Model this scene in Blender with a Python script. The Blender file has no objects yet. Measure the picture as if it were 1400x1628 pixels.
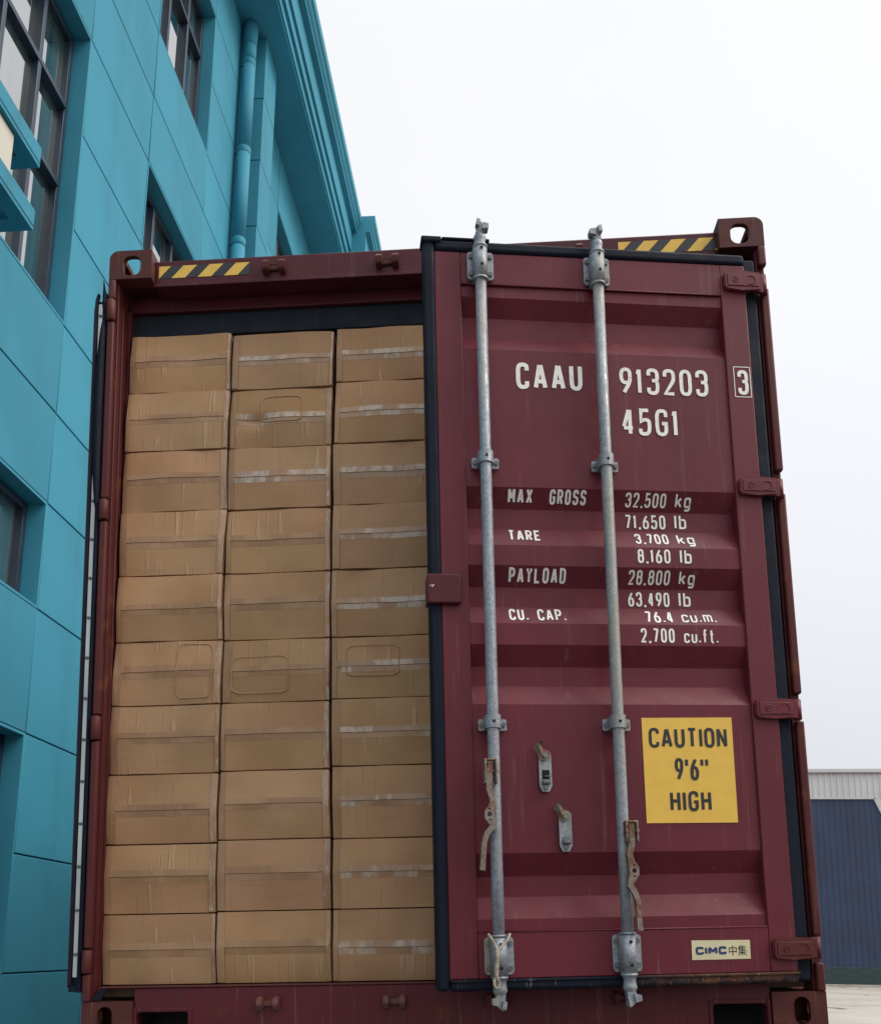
import bpy, bmesh, math, random
from mathutils import Vector, Matrix
random.seed(7)
rad = math.radians
S = bpy.context.scene
COL = S.collection

# ------------------------------------------------------------------ camera
cam_d = bpy.data.cameras.new('camera'); cam = bpy.data.objects.new('camera', cam_d); COL.objects.link(cam)
S.camera = cam
cam_d.sensor_fit = 'HORIZONTAL'; cam_d.sensor_width = 36.0
cam_d.lens = 1517.0 / 1400.0 * 36.0
cam_d.shift_x = 0.01035; cam_d.shift_y = 0.2871
cam_d.clip_start = 0.05; cam_d.clip_end = 2000
Wm = Matrix(((0.9960549845, -0.0031568757, -0.0886820274),
             (0.0876818002, 0.1887583740, 0.9781013128),
             (0.0136517311, -0.9820184878, 0.1882905198)))
Rb = Wm @ Matrix(((1, 0, 0), (0, -1, 0), (0, 0, -1)))
cam.matrix_world = Matrix.Translation((1.44344, -3.16480, 0.31361)) @ Rb.to_4x4()

# ------------------------------------------------------------------ world and sun (bright overcast)
SUN_EL, SUN_AZ = rad(48), rad(103)          # azimuth from +Y towards +X
w = bpy.data.worlds.new('World'); S.world = w; w.use_nodes = True
nt = w.node_tree; nt.nodes.clear()
def wn(t, **k):
    n = nt.nodes.new(t)
    for a, b in k.items(): setattr(n, a, b)
    return n
sky = wn('ShaderNodeTexSky', sky_type='NISHITA', sun_disc=False, sun_elevation=SUN_EL, sun_rotation=SUN_AZ, air_density=1.0, dust_density=4.0)
bgs = wn('ShaderNodeBackground'); bgs.inputs['Strength'].default_value = 0.05
nt.links.new(sky.outputs[0], bgs.inputs['Color'])
tc = wn('ShaderNodeTexCoord'); sep = wn('ShaderNodeSeparateXYZ'); nt.links.new(tc.outputs['Generated'], sep.inputs[0])
mr = wn('ShaderNodeMapRange'); nt.links.new(sep.outputs['Z'], mr.inputs['Value'])
mr.inputs['From Min'].default_value = -0.1; mr.inputs['From Max'].default_value = 1.0
ramp = wn('ShaderNodeValToRGB'); nt.links.new(mr.outputs[0], ramp.inputs[0])
cr = ramp.color_ramp
cr.elements[0].position = 0.0; cr.elements[0].color = (0.50, 0.50, 0.53, 1)
cr.elements[1].position = 1.0; cr.elements[1].color = (2.5, 2.46, 2.42, 1)
for pos, c in ((0.09, (0.52, 0.51, 0.52, 1)), (0.25, (0.64, 0.625, 0.625, 1)), (0.42, (0.77, 0.755, 0.745, 1)), (0.60, (0.855, 0.84, 0.825, 1)), (0.78, (0.89, 0.88, 0.87, 1)), (0.90, (1.30, 1.28, 1.27, 1))):
    e = cr.elements.new(pos); e.color = c
nz = wn('ShaderNodeTexNoise'); nz.inputs['Scale'].default_value = 1.6; nz.inputs['Detail'].default_value = 4
nt.links.new(tc.outputs['Generated'], nz.inputs['Vector'])
mr2 = wn('ShaderNodeMapRange'); nt.links.new(nz.outputs[0], mr2.inputs['Value'])
mr2.inputs['From Min'].default_value = 0.3; mr2.inputs['From Max'].default_value = 0.7
mr2.inputs['To Min'].default_value = 0.965; mr2.inputs['To Max'].default_value = 1.035
bgo = wn('ShaderNodeBackground'); nt.links.new(ramp.outputs[0], bgo.inputs['Color']); nt.links.new(mr2.outputs[0], bgo.inputs['Strength'])
add = wn('ShaderNodeAddShader'); nt.links.new(bgs.outputs[0], add.inputs[0]); nt.links.new(bgo.outputs[0], add.inputs[1])
wo = wn('ShaderNodeOutputWorld'); nt.links.new(add.outputs[0], wo.inputs[0])

sd = bpy.data.lights.new('sun', 'SUN'); sd.energy = 1.5; sd.angle = rad(30); sd.color = (1.0, 0.97, 0.93)
so = bpy.data.objects.new('sun', sd); COL.objects.link(so)
sdir = Vector((math.sin(SUN_AZ) * math.cos(SUN_EL), math.cos(SUN_AZ) * math.cos(SUN_EL), math.sin(SUN_EL)))
so.rotation_euler = sdir.to_track_quat('Z', 'Y').to_euler()
so.location = (30, 30, 60)
S.view_settings.view_transform = 'Standard'; S.view_settings.look = 'None'
S.view_settings.exposure = 0.0; S.view_settings.gamma = 1.0
try: S.view_settings.use_curve_mapping = False
except Exception: pass

# ------------------------------------------------------------------ materials
class Mat:
    def __init__(self, name):
        self.m = bpy.data.materials.new(name); self.m.use_nodes = True
        self.t = self.m.node_tree; self.b = self.t.nodes['Principled BSDF']; self.co = None
    def n(self, t, ins=None, **k):
        x = self.t.nodes.new(t)
        for a, b in k.items(): setattr(x, a, b)
        for a, b in (ins or {}).items():
            if hasattr(b, 'links'): self.t.links.new(b, x.inputs[a])
            else: x.inputs[a].default_value = b
        return x
    def set(self, a, b):
        if hasattr(b, 'links'): self.t.links.new(b, self.b.inputs[a])
        else: self.b.inputs[a].default_value = b
    def coord(self, scale=(1, 1, 1), rnd=0.0):
        if self.co is None:
            self.co = self.n('ShaderNodeTexCoord')
        v = self.co.outputs['Object']
        if rnd:
            oi = self.n('ShaderNodeObjectInfo')
            mu = self.n('ShaderNodeMath', {0: oi.outputs['Random'], 1: rnd}, operation='MULTIPLY')
            v = self.n('ShaderNodeVectorMath', {0: v, 1: mu.outputs[0]}, operation='ADD').outputs[0]
        return self.n('ShaderNodeMapping', {'Vector': v, 'Scale': scale}).outputs[0]
    def noise(self, vec, scale, detail=3, rough=0.5, dist=0.0):
        return self.n('ShaderNodeTexNoise', {'Vector': vec, 'Scale': scale, 'Detail': detail, 'Roughness': rough, 'Distortion': dist}).outputs[0]
    def rng(self, v, a, b, c=0.0, d=1.0, smooth=True):
        return self.n('ShaderNodeMapRange', {'Value': v, 'From Min': a, 'From Max': b, 'To Min': c, 'To Max': d}, interpolation_type='SMOOTHSTEP' if smooth else 'LINEAR').outputs[0]
    def mix(self, f, a, b, bt='MIX'):
        x = self.n('ShaderNodeMix', data_type='RGBA', blend_type=bt)
        for i, v in ((0, f), (6, a), (7, b)):
            if hasattr(v, 'links'): self.t.links.new(v, x.inputs[i])
            else:
                x.inputs[i].default_value = v if i == 0 else (v[0], v[1], v[2], 1)
        return x.outputs[2]
    def mul(self, a, b):
        return self.n('ShaderNodeMath', {0: a, 1: b}, operation='MULTIPLY').outputs[0]
    def addm(self, a, b):
        return self.n('ShaderNodeMath', {0: a, 1: b}, operation='ADD').outputs[0]
    def bump(self, h, strength=0.3, dist=0.01, nrm=None):
        x = self.n('ShaderNodeBump', {'Height': h, 'Strength': strength, 'Distance': dist})
        if nrm is not None: self.t.links.new(nrm, x.inputs['Normal'])
        self.set('Normal', x.outputs[0]); return x.outputs[0]

def mat_paint(name, base, rust=0.0, rough=0.42, dirt=0.25, rustcol=(0.13, 0.045, 0.018)):
    M = Mat(name); c = M.coord()
    v1 = M.rng(M.noise(c, 2.2, 4), 0.3, 0.7)
    col = M.mix(v1, tuple(x * 0.88 for x in base), tuple(min(1, x * 1.1) for x in base))
    streak = M.rng(M.noise(M.coord((26, 26, 1.1)), 1.0, 4, 0.6), 0.52, 0.8)
    col = M.mix(M.mul(streak, dirt), col, tuple(x * 0.55 + 0.02 for x in base))
    pale = M.rng(M.noise(M.coord((34, 34, 1.6)), 1.3, 3, 0.6), 0.58, 0.82)
    col = M.mix(M.mul(pale, dirt * 0.7), col, (0.30, 0.22, 0.19))
    if rust:
        r = M.rng(M.noise(c, 7.0, 7, 0.65), 0.62 - 0.22 * rust, 0.74 - 0.2 * rust)
        rc = M.mix(M.noise(c, 40, 4), rustcol, tuple(x * 2.0 for x in rustcol))
        col = M.mix(M.mul(r, min(1, 0.55 + rust * 0.4)), col, rc)
        M.set('Roughness', M.addm(M.mul(r, 0.35), rough))
    else:
        M.set('Roughness', M.rng(M.noise(c, 9, 3), 0.3, 0.7, rough - 0.05, rough + 0.12))
    chips = M.rng(M.noise(c, 46, 3, 0.55), 0.735, 0.755)
    col = M.mix(M.mul(chips, 0.75), col, (0.09, 0.035, 0.02))
    M.set('Base Color', col); M.set('Specular IOR Level', 0.28)
    M.bump(M.addm(M.mul(M.noise(c, 160, 2), 0.25), M.noise(c, 6, 3)), 0.12, 0.01)
    return M.m
RED = (0.083, 0.0130, 0.0195)
m_red = mat_paint('maroon_paint', RED, 0.0)
m_door = mat_paint('maroon_door_paint', (0.130, 0.0190, 0.0300), 0.0, 0.42, 0.35)
m_post = mat_paint('maroon_rusty_paint', (0.098, 0.0190, 0.0195), 0.3, 0.5, 0.35)
m_cast = mat_paint('rusty_casting_paint', (0.095, 0.024, 0.022), 0.55, 0.55, 0.4, (0.085, 0.030, 0.014))
m_sill = mat_paint('sill_paint', (0.100, 0.014, 0.021), 0.12, 0.5, 0.6)
m_worn = mat_paint('worn_keeper_paint', (0.15, 0.055, 0.055), 0.5, 0.5, 1.0)
m_inner = mat_paint('container_inside_shade', (0.012, 0.018, 0.028), 0.0, 0.7, 0.1)  # near-black navy puts the shade inside the container into the colour
m_wood = mat_paint('plywood_floor', (0.12, 0.07, 0.04), 0.0, 0.7)
m_chassis = mat_paint('chassis_paint', (0.02, 0.02, 0.022), 0.3, 0.5)

def mat_rubber(name, dirt=0.0):
    M = Mat(name); c = M.coord()
    col = M.mix(M.noise(c, 5, 4), (0.006, 0.008, 0.016), (0.012, 0.017, 0.030))
    rg = 0.38
    if dirt:
        s = M.rng(M.noise(M.coord((150, 40, 14)), 1.0, 5, 0.7), 0.56, 0.74)
        pz = M.rng(M.noise(M.coord((9, 9, 9)), 1.0, 3, 0.6), 0.42, 0.60)
        col = M.mix(M.mul(M.mul(s, pz), dirt), col, (0.34, 0.33, 0.31))
        xs = M.n('ShaderNodeSeparateXYZ', {0: c}).outputs['X']      # the end by the hinge is rusty
        z = M.rng(xs, 0.66, 0.40)
        s2 = M.rng(M.noise(M.coord((16, 30, 30)), 1.0, 6, 0.72), 0.36, 0.62)
        col = M.mix(M.mul(M.mul(s2, z), dirt), col, (0.13, 0.055, 0.028))
        s3 = M.rng(M.noise(M.coord((60, 30, 90)), 1.0, 4, 0.7), 0.58, 0.7)
        col = M.mix(M.mul(M.mul(s3, z), dirt * 0.7), col, (0.42, 0.20, 0.05))
    else:
        s = M.rng(M.noise(M.coord((20, 20, 2)), 1.0, 5, 0.7), 0.6, 0.85)
        col = M.mix(M.mul(s, 0.35), col, (0.10, 0.10, 0.11))
    M.set('Base Color', col); M.set('Specular IOR Level', 0.14); M.set('Roughness', M.rng(M.noise(c, 12, 3), 0.3, 0.7, rg + 0.12, rg + 0.3))
    M.bump(M.noise(c, 60, 3), 0.1, 0.01)
    return M.m
m_rub = mat_rubber('black_rubber'); m_rubd = mat_rubber('scuffed_rubber', 0.8)

def mat_galv(name, base=(0.31, 0.335, 0.37), rust=0.25, rough=0.45):
    M = Mat(name); c = M.coord()
    vo = M.n('ShaderNodeTexVoronoi', {'Vector': c, 'Scale': 120.0}).outputs['Color']
    bw = M.n('ShaderNodeSeparateColor', {0: vo}).outputs[0]
    col = M.mix(bw, tuple(x * 0.78 for x in base), tuple(x * 1.18 for x in base))
    col = M.mix(M.mul(M.rng(M.noise(M.coord((30, 30, 3)), 1, 5, 0.65), 0.45, 0.7), 0.5), col, tuple(x * 0.5 for x in base))
    ye = M.rng(M.noise(M.coord((8, 8, 1.3)), 1.0, 4, 0.6), 0.48, 0.72)
    col = M.mix(M.mul(ye, 0.55), col, (0.34, 0.30, 0.20))
    r = M.rng(M.noise(c, 22, 6, 0.7), 0.70 - 0.2 * rust, 0.80 - 0.2 * rust)
    col = M.mix(M.mul(r, 0.85), col, (0.16, 0.07, 0.03))
    wt = M.rng(M.noise(c, 34, 5, 0.7), 0.6, 0.72)
    col = M.mix(M.mul(wt, 0.35), col, (0.62, 0.64, 0.66))
    M.set('Base Color', col); M.set('Metallic', 0.35); M.set('Roughness', M.rng(M.noise(c, 30, 3), 0.3, 0.7, rough - 0.08, rough + 0.15))
    M.bump(M.noise(c, 130, 4, 0.6), 0.25, 0.004)
    return M.m
m_galv = mat_galv('galvanised_steel')
m_galvr = mat_galv('rusty_galvanised_steel', (0.25, 0.205, 0.165), 1.1)
m_bolt = mat_galv('bolt_steel', (0.16, 0.17, 0.19), 0.3)
M = Mat('aluminium_strip'); M.set('Base Color', M.mix(M.rng(M.noise(M.coord((9, 9, 2)), 1.0, 4), 0.35, 0.7), (0.62, 0.66, 0.66), (0.42, 0.43, 0.42))); M.set('Metallic', 0.5); M.set('Roughness', 0.35); m_strip = M.m
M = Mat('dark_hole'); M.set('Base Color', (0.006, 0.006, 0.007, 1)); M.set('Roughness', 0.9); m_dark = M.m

def mat_card(name):
    M = Mat(name); c = M.coord((1, 1, 1), 37.0)
    oi = M.n('ShaderNodeObjectInfo')
    col = M.mix(M.rng(M.noise(c, 3.0, 4), 0.3, 0.7), (0.400, 0.226, 0.116), (0.490, 0.292, 0.158))
    flute = M.n('ShaderNodeTexWave', {'Vector': M.coord((1, 1, 1)), 'Scale': 48.0, 'Distortion': 0.6, 'Detail': 1.0}, bands_direction='X').outputs['Fac']
    col = M.mix(M.mul(flute, 0.05), col, (0.32, 0.18, 0.085))
    fib = M.rng(M.noise(M.coord((8, 8, 220), 11.0), 1.0, 3), 0.35, 0.7)
    col = M.mix(M.mul(fib, 0.16), col, (0.30, 0.17, 0.08))
    sp = M.rng(M.noise(c, 70, 2), 0.77, 0.79)
    col = M.mix(M.mul(sp, 0.6), col, (0.14, 0.06, 0.03))
    # sparse vertical creases, different on every flap
    cv = M.noise(M.coord((16, 1, 0.45), 23.0), 1.0, 2, 0.4)
    a = M.n('ShaderNodeMath', {0: cv, 1: 0.5}, operation='SUBTRACT').outputs[0]
    a = M.n('ShaderNodeMath', {0: a}, operation='ABSOLUTE').outputs[0]
    cre = M.rng(a, 0.0, 0.016, 1.0, 0.0)
    gate = M.rng(M.noise(M.coord((3, 1, 5), 51.0), 1.0, 2), 0.48, 0.58)
    cre = M.mul(cre, gate)
    col = M.mix(M.mul(cre, 0.30), col, (0.66, 0.46, 0.30))
    col = M.mix(1.0, col, oi.outputs['Color'], 'MULTIPLY')
    M.set('Base Color', col); M.set('Roughness', 0.7); M.set('Specular IOR Level', 0.25)
    h = M.addm(M.addm(M.mul(cre, 1.2), M.mul(M.noise(c, 9, 4), 1.3)), M.mul(flute, 0.03))
    M.bump(h, 0.55, 0.004)
    return M.m
m_card = mat_card('cardboard')
def mat_tape(name, gloss, edge=False):
    M = Mat(name); c = M.coord((1, 1, 1), 19.0)
    oi = M.n('ShaderNodeObjectInfo')
    k = M.rng(M.noise(M.coord((7, 7, 3), 7.0), 1.0, 3), 0.42 , 0.62)
    col = M.mix(k, (0.335, 0.186, 0.093), (0.425, 0.246, 0.130))
    wr = M.noise(M.coord((95, 30, 7), 5.0), 1.0, 4, 0.7, 0.6)
    col = M.mix(M.mul(M.rng(wr, 0.58, 0.75), 0.30), col, (0.56, 0.40, 0.26))
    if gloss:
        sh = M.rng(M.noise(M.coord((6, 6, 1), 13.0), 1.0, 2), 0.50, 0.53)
        glint = M.rng(M.noise(M.coord((26, 20, 14), 5.0), 1.0, 5, 0.7), 0.36, 0.60)
        if edge: sh = 0.75; glint = M.rng(M.noise(M.coord((90, 20, 12), 5.0), 1.0, 5, 0.7, 1.5), 0.54, 0.66)
        col = M.mix(M.mul(glint, 0.7) if edge else M.mul(M.mul(sh, glint), 0.62), col, (0.60, 0.54, 0.46))  # pale glints of light on the tape, painted into its colour
    col = M.mix(1.0, col, oi.outputs['Color'], 'MULTIPLY')
    M.set('Base Color', col); M.set('Roughness', 0.24 if gloss else 0.36); M.set('Specular IOR Level', 0.5 if gloss else 0.35)
    M.set('Coat Weight', 0.5 if gloss else 0.15); M.set('Coat Roughness', 0.12)
    M.bump(M.addm(wr, M.mul(M.noise(c, 12, 3), 1.5)), 0.6, 0.005)
    return M.m
m_tape = mat_tape('brown_packing_tape', False); m_tapeg = mat_tape('shiny_packing_tape', True); m_tapee = mat_tape('crinkled_tape_glints', True, True)

def mat_plain(name, col, rough=0.5, var=0.1, scale=20, bump=0.05, spec=0.5):
    M = Mat(name); c = M.coord()
    M.set('Base Color', M.mix(M.rng(M.noise(c, scale, 4), 0.3, 0.7), tuple(x * (1 - var) for x in col), tuple(min(1, x * (1 + var)) for x in col)))
    M.set('Roughness', rough); M.set('Specular IOR Level', spec)
    if bump: M.bump(M.noise(c, scale * 5, 3), bump, 0.005)
    return M.m
m_white = mat_plain('white_marking_paint', (0.86, 0.84, 0.80), 0.55, 0.07, 50)
m_yel = mat_plain('yellow_vinyl', (0.80, 0.50, 0.075), 0.4, 0.04)
m_blk = mat_plain('black_vinyl', (0.016, 0.018, 0.024), 0.4, 0.1)
m_cream = mat_plain('cream_vinyl', (0.66, 0.60, 0.38), 0.4, 0.05)
m_navy = mat_plain('navy_print', (0.012, 0.035, 0.13), 0.4, 0.05)
m_rope = mat_plain('dirty_rope', (0.40, 0.33, 0.25), 0.85, 0.35, 60, 0.3)

def mat_teal(name, base=(0.048, 0.282, 0.395)):
    M = Mat(name); c = M.coord()
    col = M.mix(M.rng(M.noise(c, 0.9, 4), 0.3, 0.7), tuple(x * 0.93 for x in base), tuple(x * 1.06 for x in base))
    st = M.rng(M.noise(M.coord((5, 5, 0.35)), 1.0, 5, 0.6), 0.5, 0.8)
    oi = M.n('ShaderNodeObjectInfo')
    st = M.mul(st, 1.4)
    hv = M.n('ShaderNodeHueSaturation', {'Color': col, 'Value': M.rng(oi.outputs['Random'], 0, 1, 0.93, 1.06, False)}).outputs[0]
    col = M.mix(M.mul(st, 0.28), hv, (0.045, 0.165, 0.21))
    dr = M.rng(M.noise(M.coord((14, 14, 0.5), 3.0), 1.0, 4, 0.6), 0.60, 0.80)
    col = M.mix(M.mul(dr, 0.34), col, (0.16, 0.34, 0.40))
    bl = M.rng(M.noise(c, 17, 3), 0.72, 0.76)
    col = M.mix(M.mul(bl, 0.25), col, (0.04, 0.13, 0.17))
    M.set('Base Color', col); M.set('Roughness', 0.68); M.set('Specular IOR Level', 0.25)
    M.bump(M.addm(M.noise(c, 3, 3), M.mul(M.noise(c, 140, 3), 0.12)), 0.10, 0.02)
    return M.m
m_teal = mat_teal('teal_render')
m_joint = mat_plain('joint_shadow', (0.015, 0.05, 0.07), 0.8)
m_alu = mat_plain('window_aluminium', (0.026, 0.044, 0.072), 0.4, 0.1, 10, 0.02)
M = Mat('window_glass')
c = M.coord((1, 3.0, 0.15), 9.0)
cur = M.rng(M.noise(c, 1.6, 2), 0.44, 0.56)
M.set('Base Color', M.mix(cur, (0.008, 0.016, 0.018), (0.060, 0.085, 0.085)))
M.set('Roughness', 0.015); M.set('IOR', 1.62); M.set('Specular IOR Level', 0.9)
M.set('Coat Weight', 1.0); M.set('Coat IOR', 4.0); M.set('Coat Roughness', 0.01)
M.bump(M.noise(M.coord(), 1.3, 2), 0.02, 0.02)
m_glass = M.m
m_ac = mat_plain('cream_enamel', (0.62, 0.58, 0.48), 0.4, 0.06, 4)

M = Mat('pale_concrete'); c = M.coord()
col = M.mix(M.rng(M.noise(c, 0.35, 5), 0.3, 0.7), (0.36, 0.33, 0.29), (0.45, 0.415, 0.37))
col = M.mix(M.mul(M.rng(M.noise(c, 6, 6, 0.7), 0.4, 0.8), 0.4), col, (0.28, 0.26, 0.235))
st = M.rng(M.noise(M.coord((0.9, 0.16, 1)), 1.0, 4, 0.65, 0.4), 0.60, 0.66)
col = M.mix(M.mul(st, 0.85), col, (0.07, 0.065, 0.065))
cv = M.noise(M.coord((0.25, 0.06, 1)), 1.0, 3, 0.6)
a = M.n('ShaderNodeMath', {0: cv, 1: 0.5}, operation='SUBTRACT').outputs[0]
a = M.n('ShaderNodeMath', {0: a}, operation='ABSOLUTE').outputs[0]
col = M.mix(M.mul(M.rng(a, 0.0, 0.006, 1.0, 0.0), 0.8), col, (0.06, 0.055, 0.055))
M.set('Base Color', col); M.set('Roughness', 0.8); M.bump(M.noise(c, 30, 5), 0.3, 0.01)
m_ground = M.m
m_asph = mat_plain('dark_asphalt', (0.055, 0.052, 0.050), 0.8, 0.3, 3, 0.2)
m_clad = mat_plain('white_cladding', (0.52, 0.53, 0.54), 0.5, 0.06, 0.6, 0.0)
m_bclad = mat_plain('blue_cladding', (0.019, 0.035, 0.085), 0.5, 0.15, 0.7, 0.0)
m_trim = mat_plain('roof_trim_brown', (0.20, 0.15, 0.15), 0.5)
m_tbrick = mat_plain('dark_teal_brick', (0.018, 0.042, 0.048), 0.7, 0.2, 4)
m_mortar = mat_plain('grey_green_mortar', (0.13, 0.17, 0.16), 0.8, 0.1, 9)
m_tyre = mat_plain('tyre_rubber', (0.02, 0.02, 0.02), 0.8)

# ------------------------------------------------------------------ mesh helpers
class MB:
    def __init__(self): self.bm = bmesh.new()
    def box(self, x0, x1, y0, y1, z0, z1, bev=0.0, seg=2, mi=0):
        if x1 < x0: x0, x1 = x1, x0
        if y1 < y0: y0, y1 = y1, y0
        if z1 < z0: z0, z1 = z1, z0
        bm = self.bm
        vs = [bm.verts.new((x, y, z)) for x in (x0, x1) for y in (y0, y1) for z in (z0, z1)]
        fs = [bm.faces.new([vs[i] for i in q]) for q in ((0, 1, 3, 2), (4, 6, 7, 5), (0, 4, 5, 1), (2, 3, 7, 6), (0, 2, 6, 4), (1, 5, 7, 3))]
        for f in fs: f.material_index = mi
        if bev > 0:
            es = list({e for f in fs for e in f.edges})
            r = bmesh.ops.bevel(bm, geom=es, offset=min(bev, 0.49 * min(x1 - x0, y1 - y0, z1 - z0)), segments=seg, affect='EDGES', profile=0.5)
            for f in r['faces']: f.smooth = True; f.material_index = mi
        return self
    def obox(self, c, ax, hx, hy, hz, bev=0.0):
        n0 = set(self.bm.verts)
        self.box(-hx, hx, -hy, hy, -hz, hz, bev)
        new = [v for v in self.bm.verts if v not in n0]
        T = Matrix.Translation(c) @ ax.to_4x4()
        bmesh.ops.transform(self.bm, matrix=T, verts=new)
        return self
    def prism(self, pts, axis, a0, a1, mi=0):
        """pts: closed 2D outline in the plane across `axis` (x:(y,z) y:(x,z) z:(x,y))"""
        bm = self.bm
        def P(p, a): return {'x': (a, p[0], p[1]), 'y': (p[0], a, p[1]), 'z': (p[0], p[1], a)}[axis]
        A = [bm.verts.new(P(p, a0)) for p in pts]; B = [bm.verts.new(P(p, a1)) for p in pts]
        n = len(pts); fs = []
        for i in range(n):
            fs.append(bm.faces.new((A[i], A[(i + 1) % n], B[(i + 1) % n], B[i])))
        fs.append(bm.faces.new(A[::-1])); fs.append(bm.faces.new(B))
        for f in fs: f.material_index = mi
        return self
    def sheet(self, pts, axis, a0, a1):
        """open outline extruded, no caps"""
        bm = self.bm
        def P(p, a): return {'x': (a, p[0], p[1]), 'y': (p[0], a, p[1]), 'z': (p[0], p[1], a)}[axis]
        A = [bm.verts.new(P(p, a0)) for p in pts]; B = [bm.verts.new(P(p, a1)) for p in pts]
        for i in range(len(pts) - 1): bm.faces.new((A[i], A[i + 1], B[i + 1], B[i]))
        return self
    def tube(self, pts, r, seg=12, caps=True, mi=0):
        bm = self.bm; pts = [Vector(p) for p in pts]
        rs = r if isinstance(r, (list, tuple)) else [r] * len(pts)
        rings = []; up = None
        for i, p in enumerate(pts):
            d = (pts[min(i + 1, len(pts) - 1)] - pts[max(i - 1, 0)])
            if d.length < 1e-9: d = Vector((0, 0, 1))
            d.normalize()
            if up is None: up = Vector((1, 0, 0)) if abs(d.x) < 0.8 else Vector((0, 1, 0))
            a = (up - d * up.dot(d))
            if a.length < 1e-6: a = d.orthogonal()
            a.normalize(); up = a; b = d.cross(a)
            rings.append([bm.verts.new(p + (a * math.cos(t) + b * math.sin(t)) * rs[i]) for t in [2 * math.pi * k / seg for k in range(seg)]])
        for i in range(len(rings) - 1):
            for k in range(seg):
                f = bm.faces.new((rings[i][k], rings[i][(k + 1) % seg], rings[i + 1][(k + 1) % seg], rings[i + 1][k])); f.smooth = True; f.material_index = mi
        if caps:
            f = bm.faces.new(rings[0][::-1]); f.material_index = mi
            f = bm.faces.new(rings[-1]); f.material_index = mi
        return self
    def build(self, name, mats, parent=None, M=None, tint=None):
        bmesh.ops.recalc_face_normals(self.bm, faces=self.bm.faces)
        me = bpy.data.meshes.new(name); self.bm.to_mesh(me); self.bm.free()
        for m in (mats if isinstance(mats, (list, tuple)) else [mats]): me.materials.append(m)
        o = bpy.data.objects.new(name, me); COL.objects.link(o)
        if parent is not None: o.parent = parent
        if M is not None: o.matrix_local = M
        if tint is not None: o.color = (*tint, 1)
        return o
def tag(o, label=None, cat=None, group=None, kind=None):
    if label: o['label'] = label
    if cat: o['category'] = cat
    if group: o['group'] = group
    if kind: o['kind'] = kind
    return o
def empty(name, M=None, parent=None):
    o = bpy.data.objects.new(name, None); COL.objects.link(o); o.empty_display_size = 0.2
    if parent: o.parent = parent
    if M is not None: o.matrix_local = M
    return o
def inst(src, parent, M):
    o = src.copy(); COL.objects.link(o); o.parent = parent; o.matrix_local = M; return o
def T(x, y, z): return Matrix.Translation((x, y, z))
I4 = Matrix.Identity(4)
def cut(o, cutters):
    """apply boolean differences, then drop the cutter meshes"""
    dg = None
    for c in cutters:
        md = o.modifiers.new('cut', 'BOOLEAN'); md.operation = 'DIFFERENCE'; md.solver = 'EXACT'; md.object = c
    bpy.context.view_layer.update()
    dg = bpy.context.evaluated_depsgraph_get()
    me = bpy.data.meshes.new_from_object(o.evaluated_get(dg)); me.name = o.name
    o.modifiers.clear(); old = o.data; o.data = me; bpy.data.meshes.remove(old)
    for c in cutters:
        m = c.data; bpy.data.objects.remove(c); bpy.data.meshes.remove(m)
def oval(cx, cy, w, h, n=24):
    """stadium outline"""
    r = min(w, h) / 2; dx = max(0, w / 2 - r); dy = max(0, h / 2 - r); out = []
    for k in range(n):
        a = 2 * math.pi * (k + 0.5) / n
        out.append((cx + math.copysign(dx, math.cos(a)) + r * math.cos(a), cy + math.copysign(dy, math.sin(a)) + r * math.sin(a)))
    return out
def rrect(x0, x1, y0, y1, r, n=5):
    out = []
    for (cx, cy, a0) in ((x1 - r, y1 - r, 0), (x0 + r, y1 - r, 90), (x0 + r, y0 + r, 180), (x1 - r, y0 + r, 270)):
        for k in range(n + 1):
            a = rad(a0 + 90 * k / n); out.append((cx + r * math.cos(a), cy + r * math.sin(a)))
    return out

# =================================================================== SETTING
GZ = -1.30
mb = MB(); mb.box(-300, 300, -200, 500, GZ - 0.5, GZ)
ground = tag(mb.build('ground', m_ground), kind='structure')

mb = MB(); mb.box(-0.3, 30, -60, 15, GZ - 0.2, GZ + 0.004)
yard = tag(mb.build('unseen_dark_ground', m_asph), kind='structure')  # unseen dark paving, added to cut the light bounced up onto the container

# ------------------------------------------------------------------ teal factory building
bld = tag(empty('factory_building'), 'teal blue rendered factory building with dark windows and moulded cornice beside the container', 'building')
# building and air conditioner scaled up about the camera position, making storeys of 4.8 m; the wall stands 4.06 m to the left of the viewer's line
BS = 1.45; BO = Vector((-0.6495, 1.4242, -0.1411))
bld.location = BO; bld.scale = (BS, BS, BS)
FX = -1.357; OUT = 0.004
YL = [-4.0, -2.85, -1.65, -0.45, 0.75, 1.95, 2.95, 4.15, 5.04, 6.52, 7.72, 8.60]
ZL = [GZ, -0.56, 0.14, 0.80, 1.49, 2.24, 2.91, 3.50, 4.10, 4.79, 5.49, 6.23, 6.82, 7.42, 8.19, 8.93, 9.67]
WIN = [(0.75, 1.95, 4.10, 6.23), (0.75, 1.95, 2.24, 2.91), (0.75, 1.95, 0.14, 1.49), (0.75, 1.95, 7.42, 8.93),
       (2.95, 4.15, 7.42, 8.93), (2.95, 4.15, 4.10, 6.23), (2.95, 4.15, 0.80, 2.91),
       (6.52, 7.72, 7.42, 8.93), (6.52, 7.72, 4.10, 6.23), (6.52, 7.72, 0.80, 2.91),
       (-1.65, -0.45, 4.10, 6.23), (-1.65, -0.45, 7.42, 8.93), (-1.65, -0.45, 0.80, 2.91)]
def inwin(y, z): return any(a < y < b and c < z < d for a, b, c, d in WIN)
panels = {}
G = 0.0040
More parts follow.
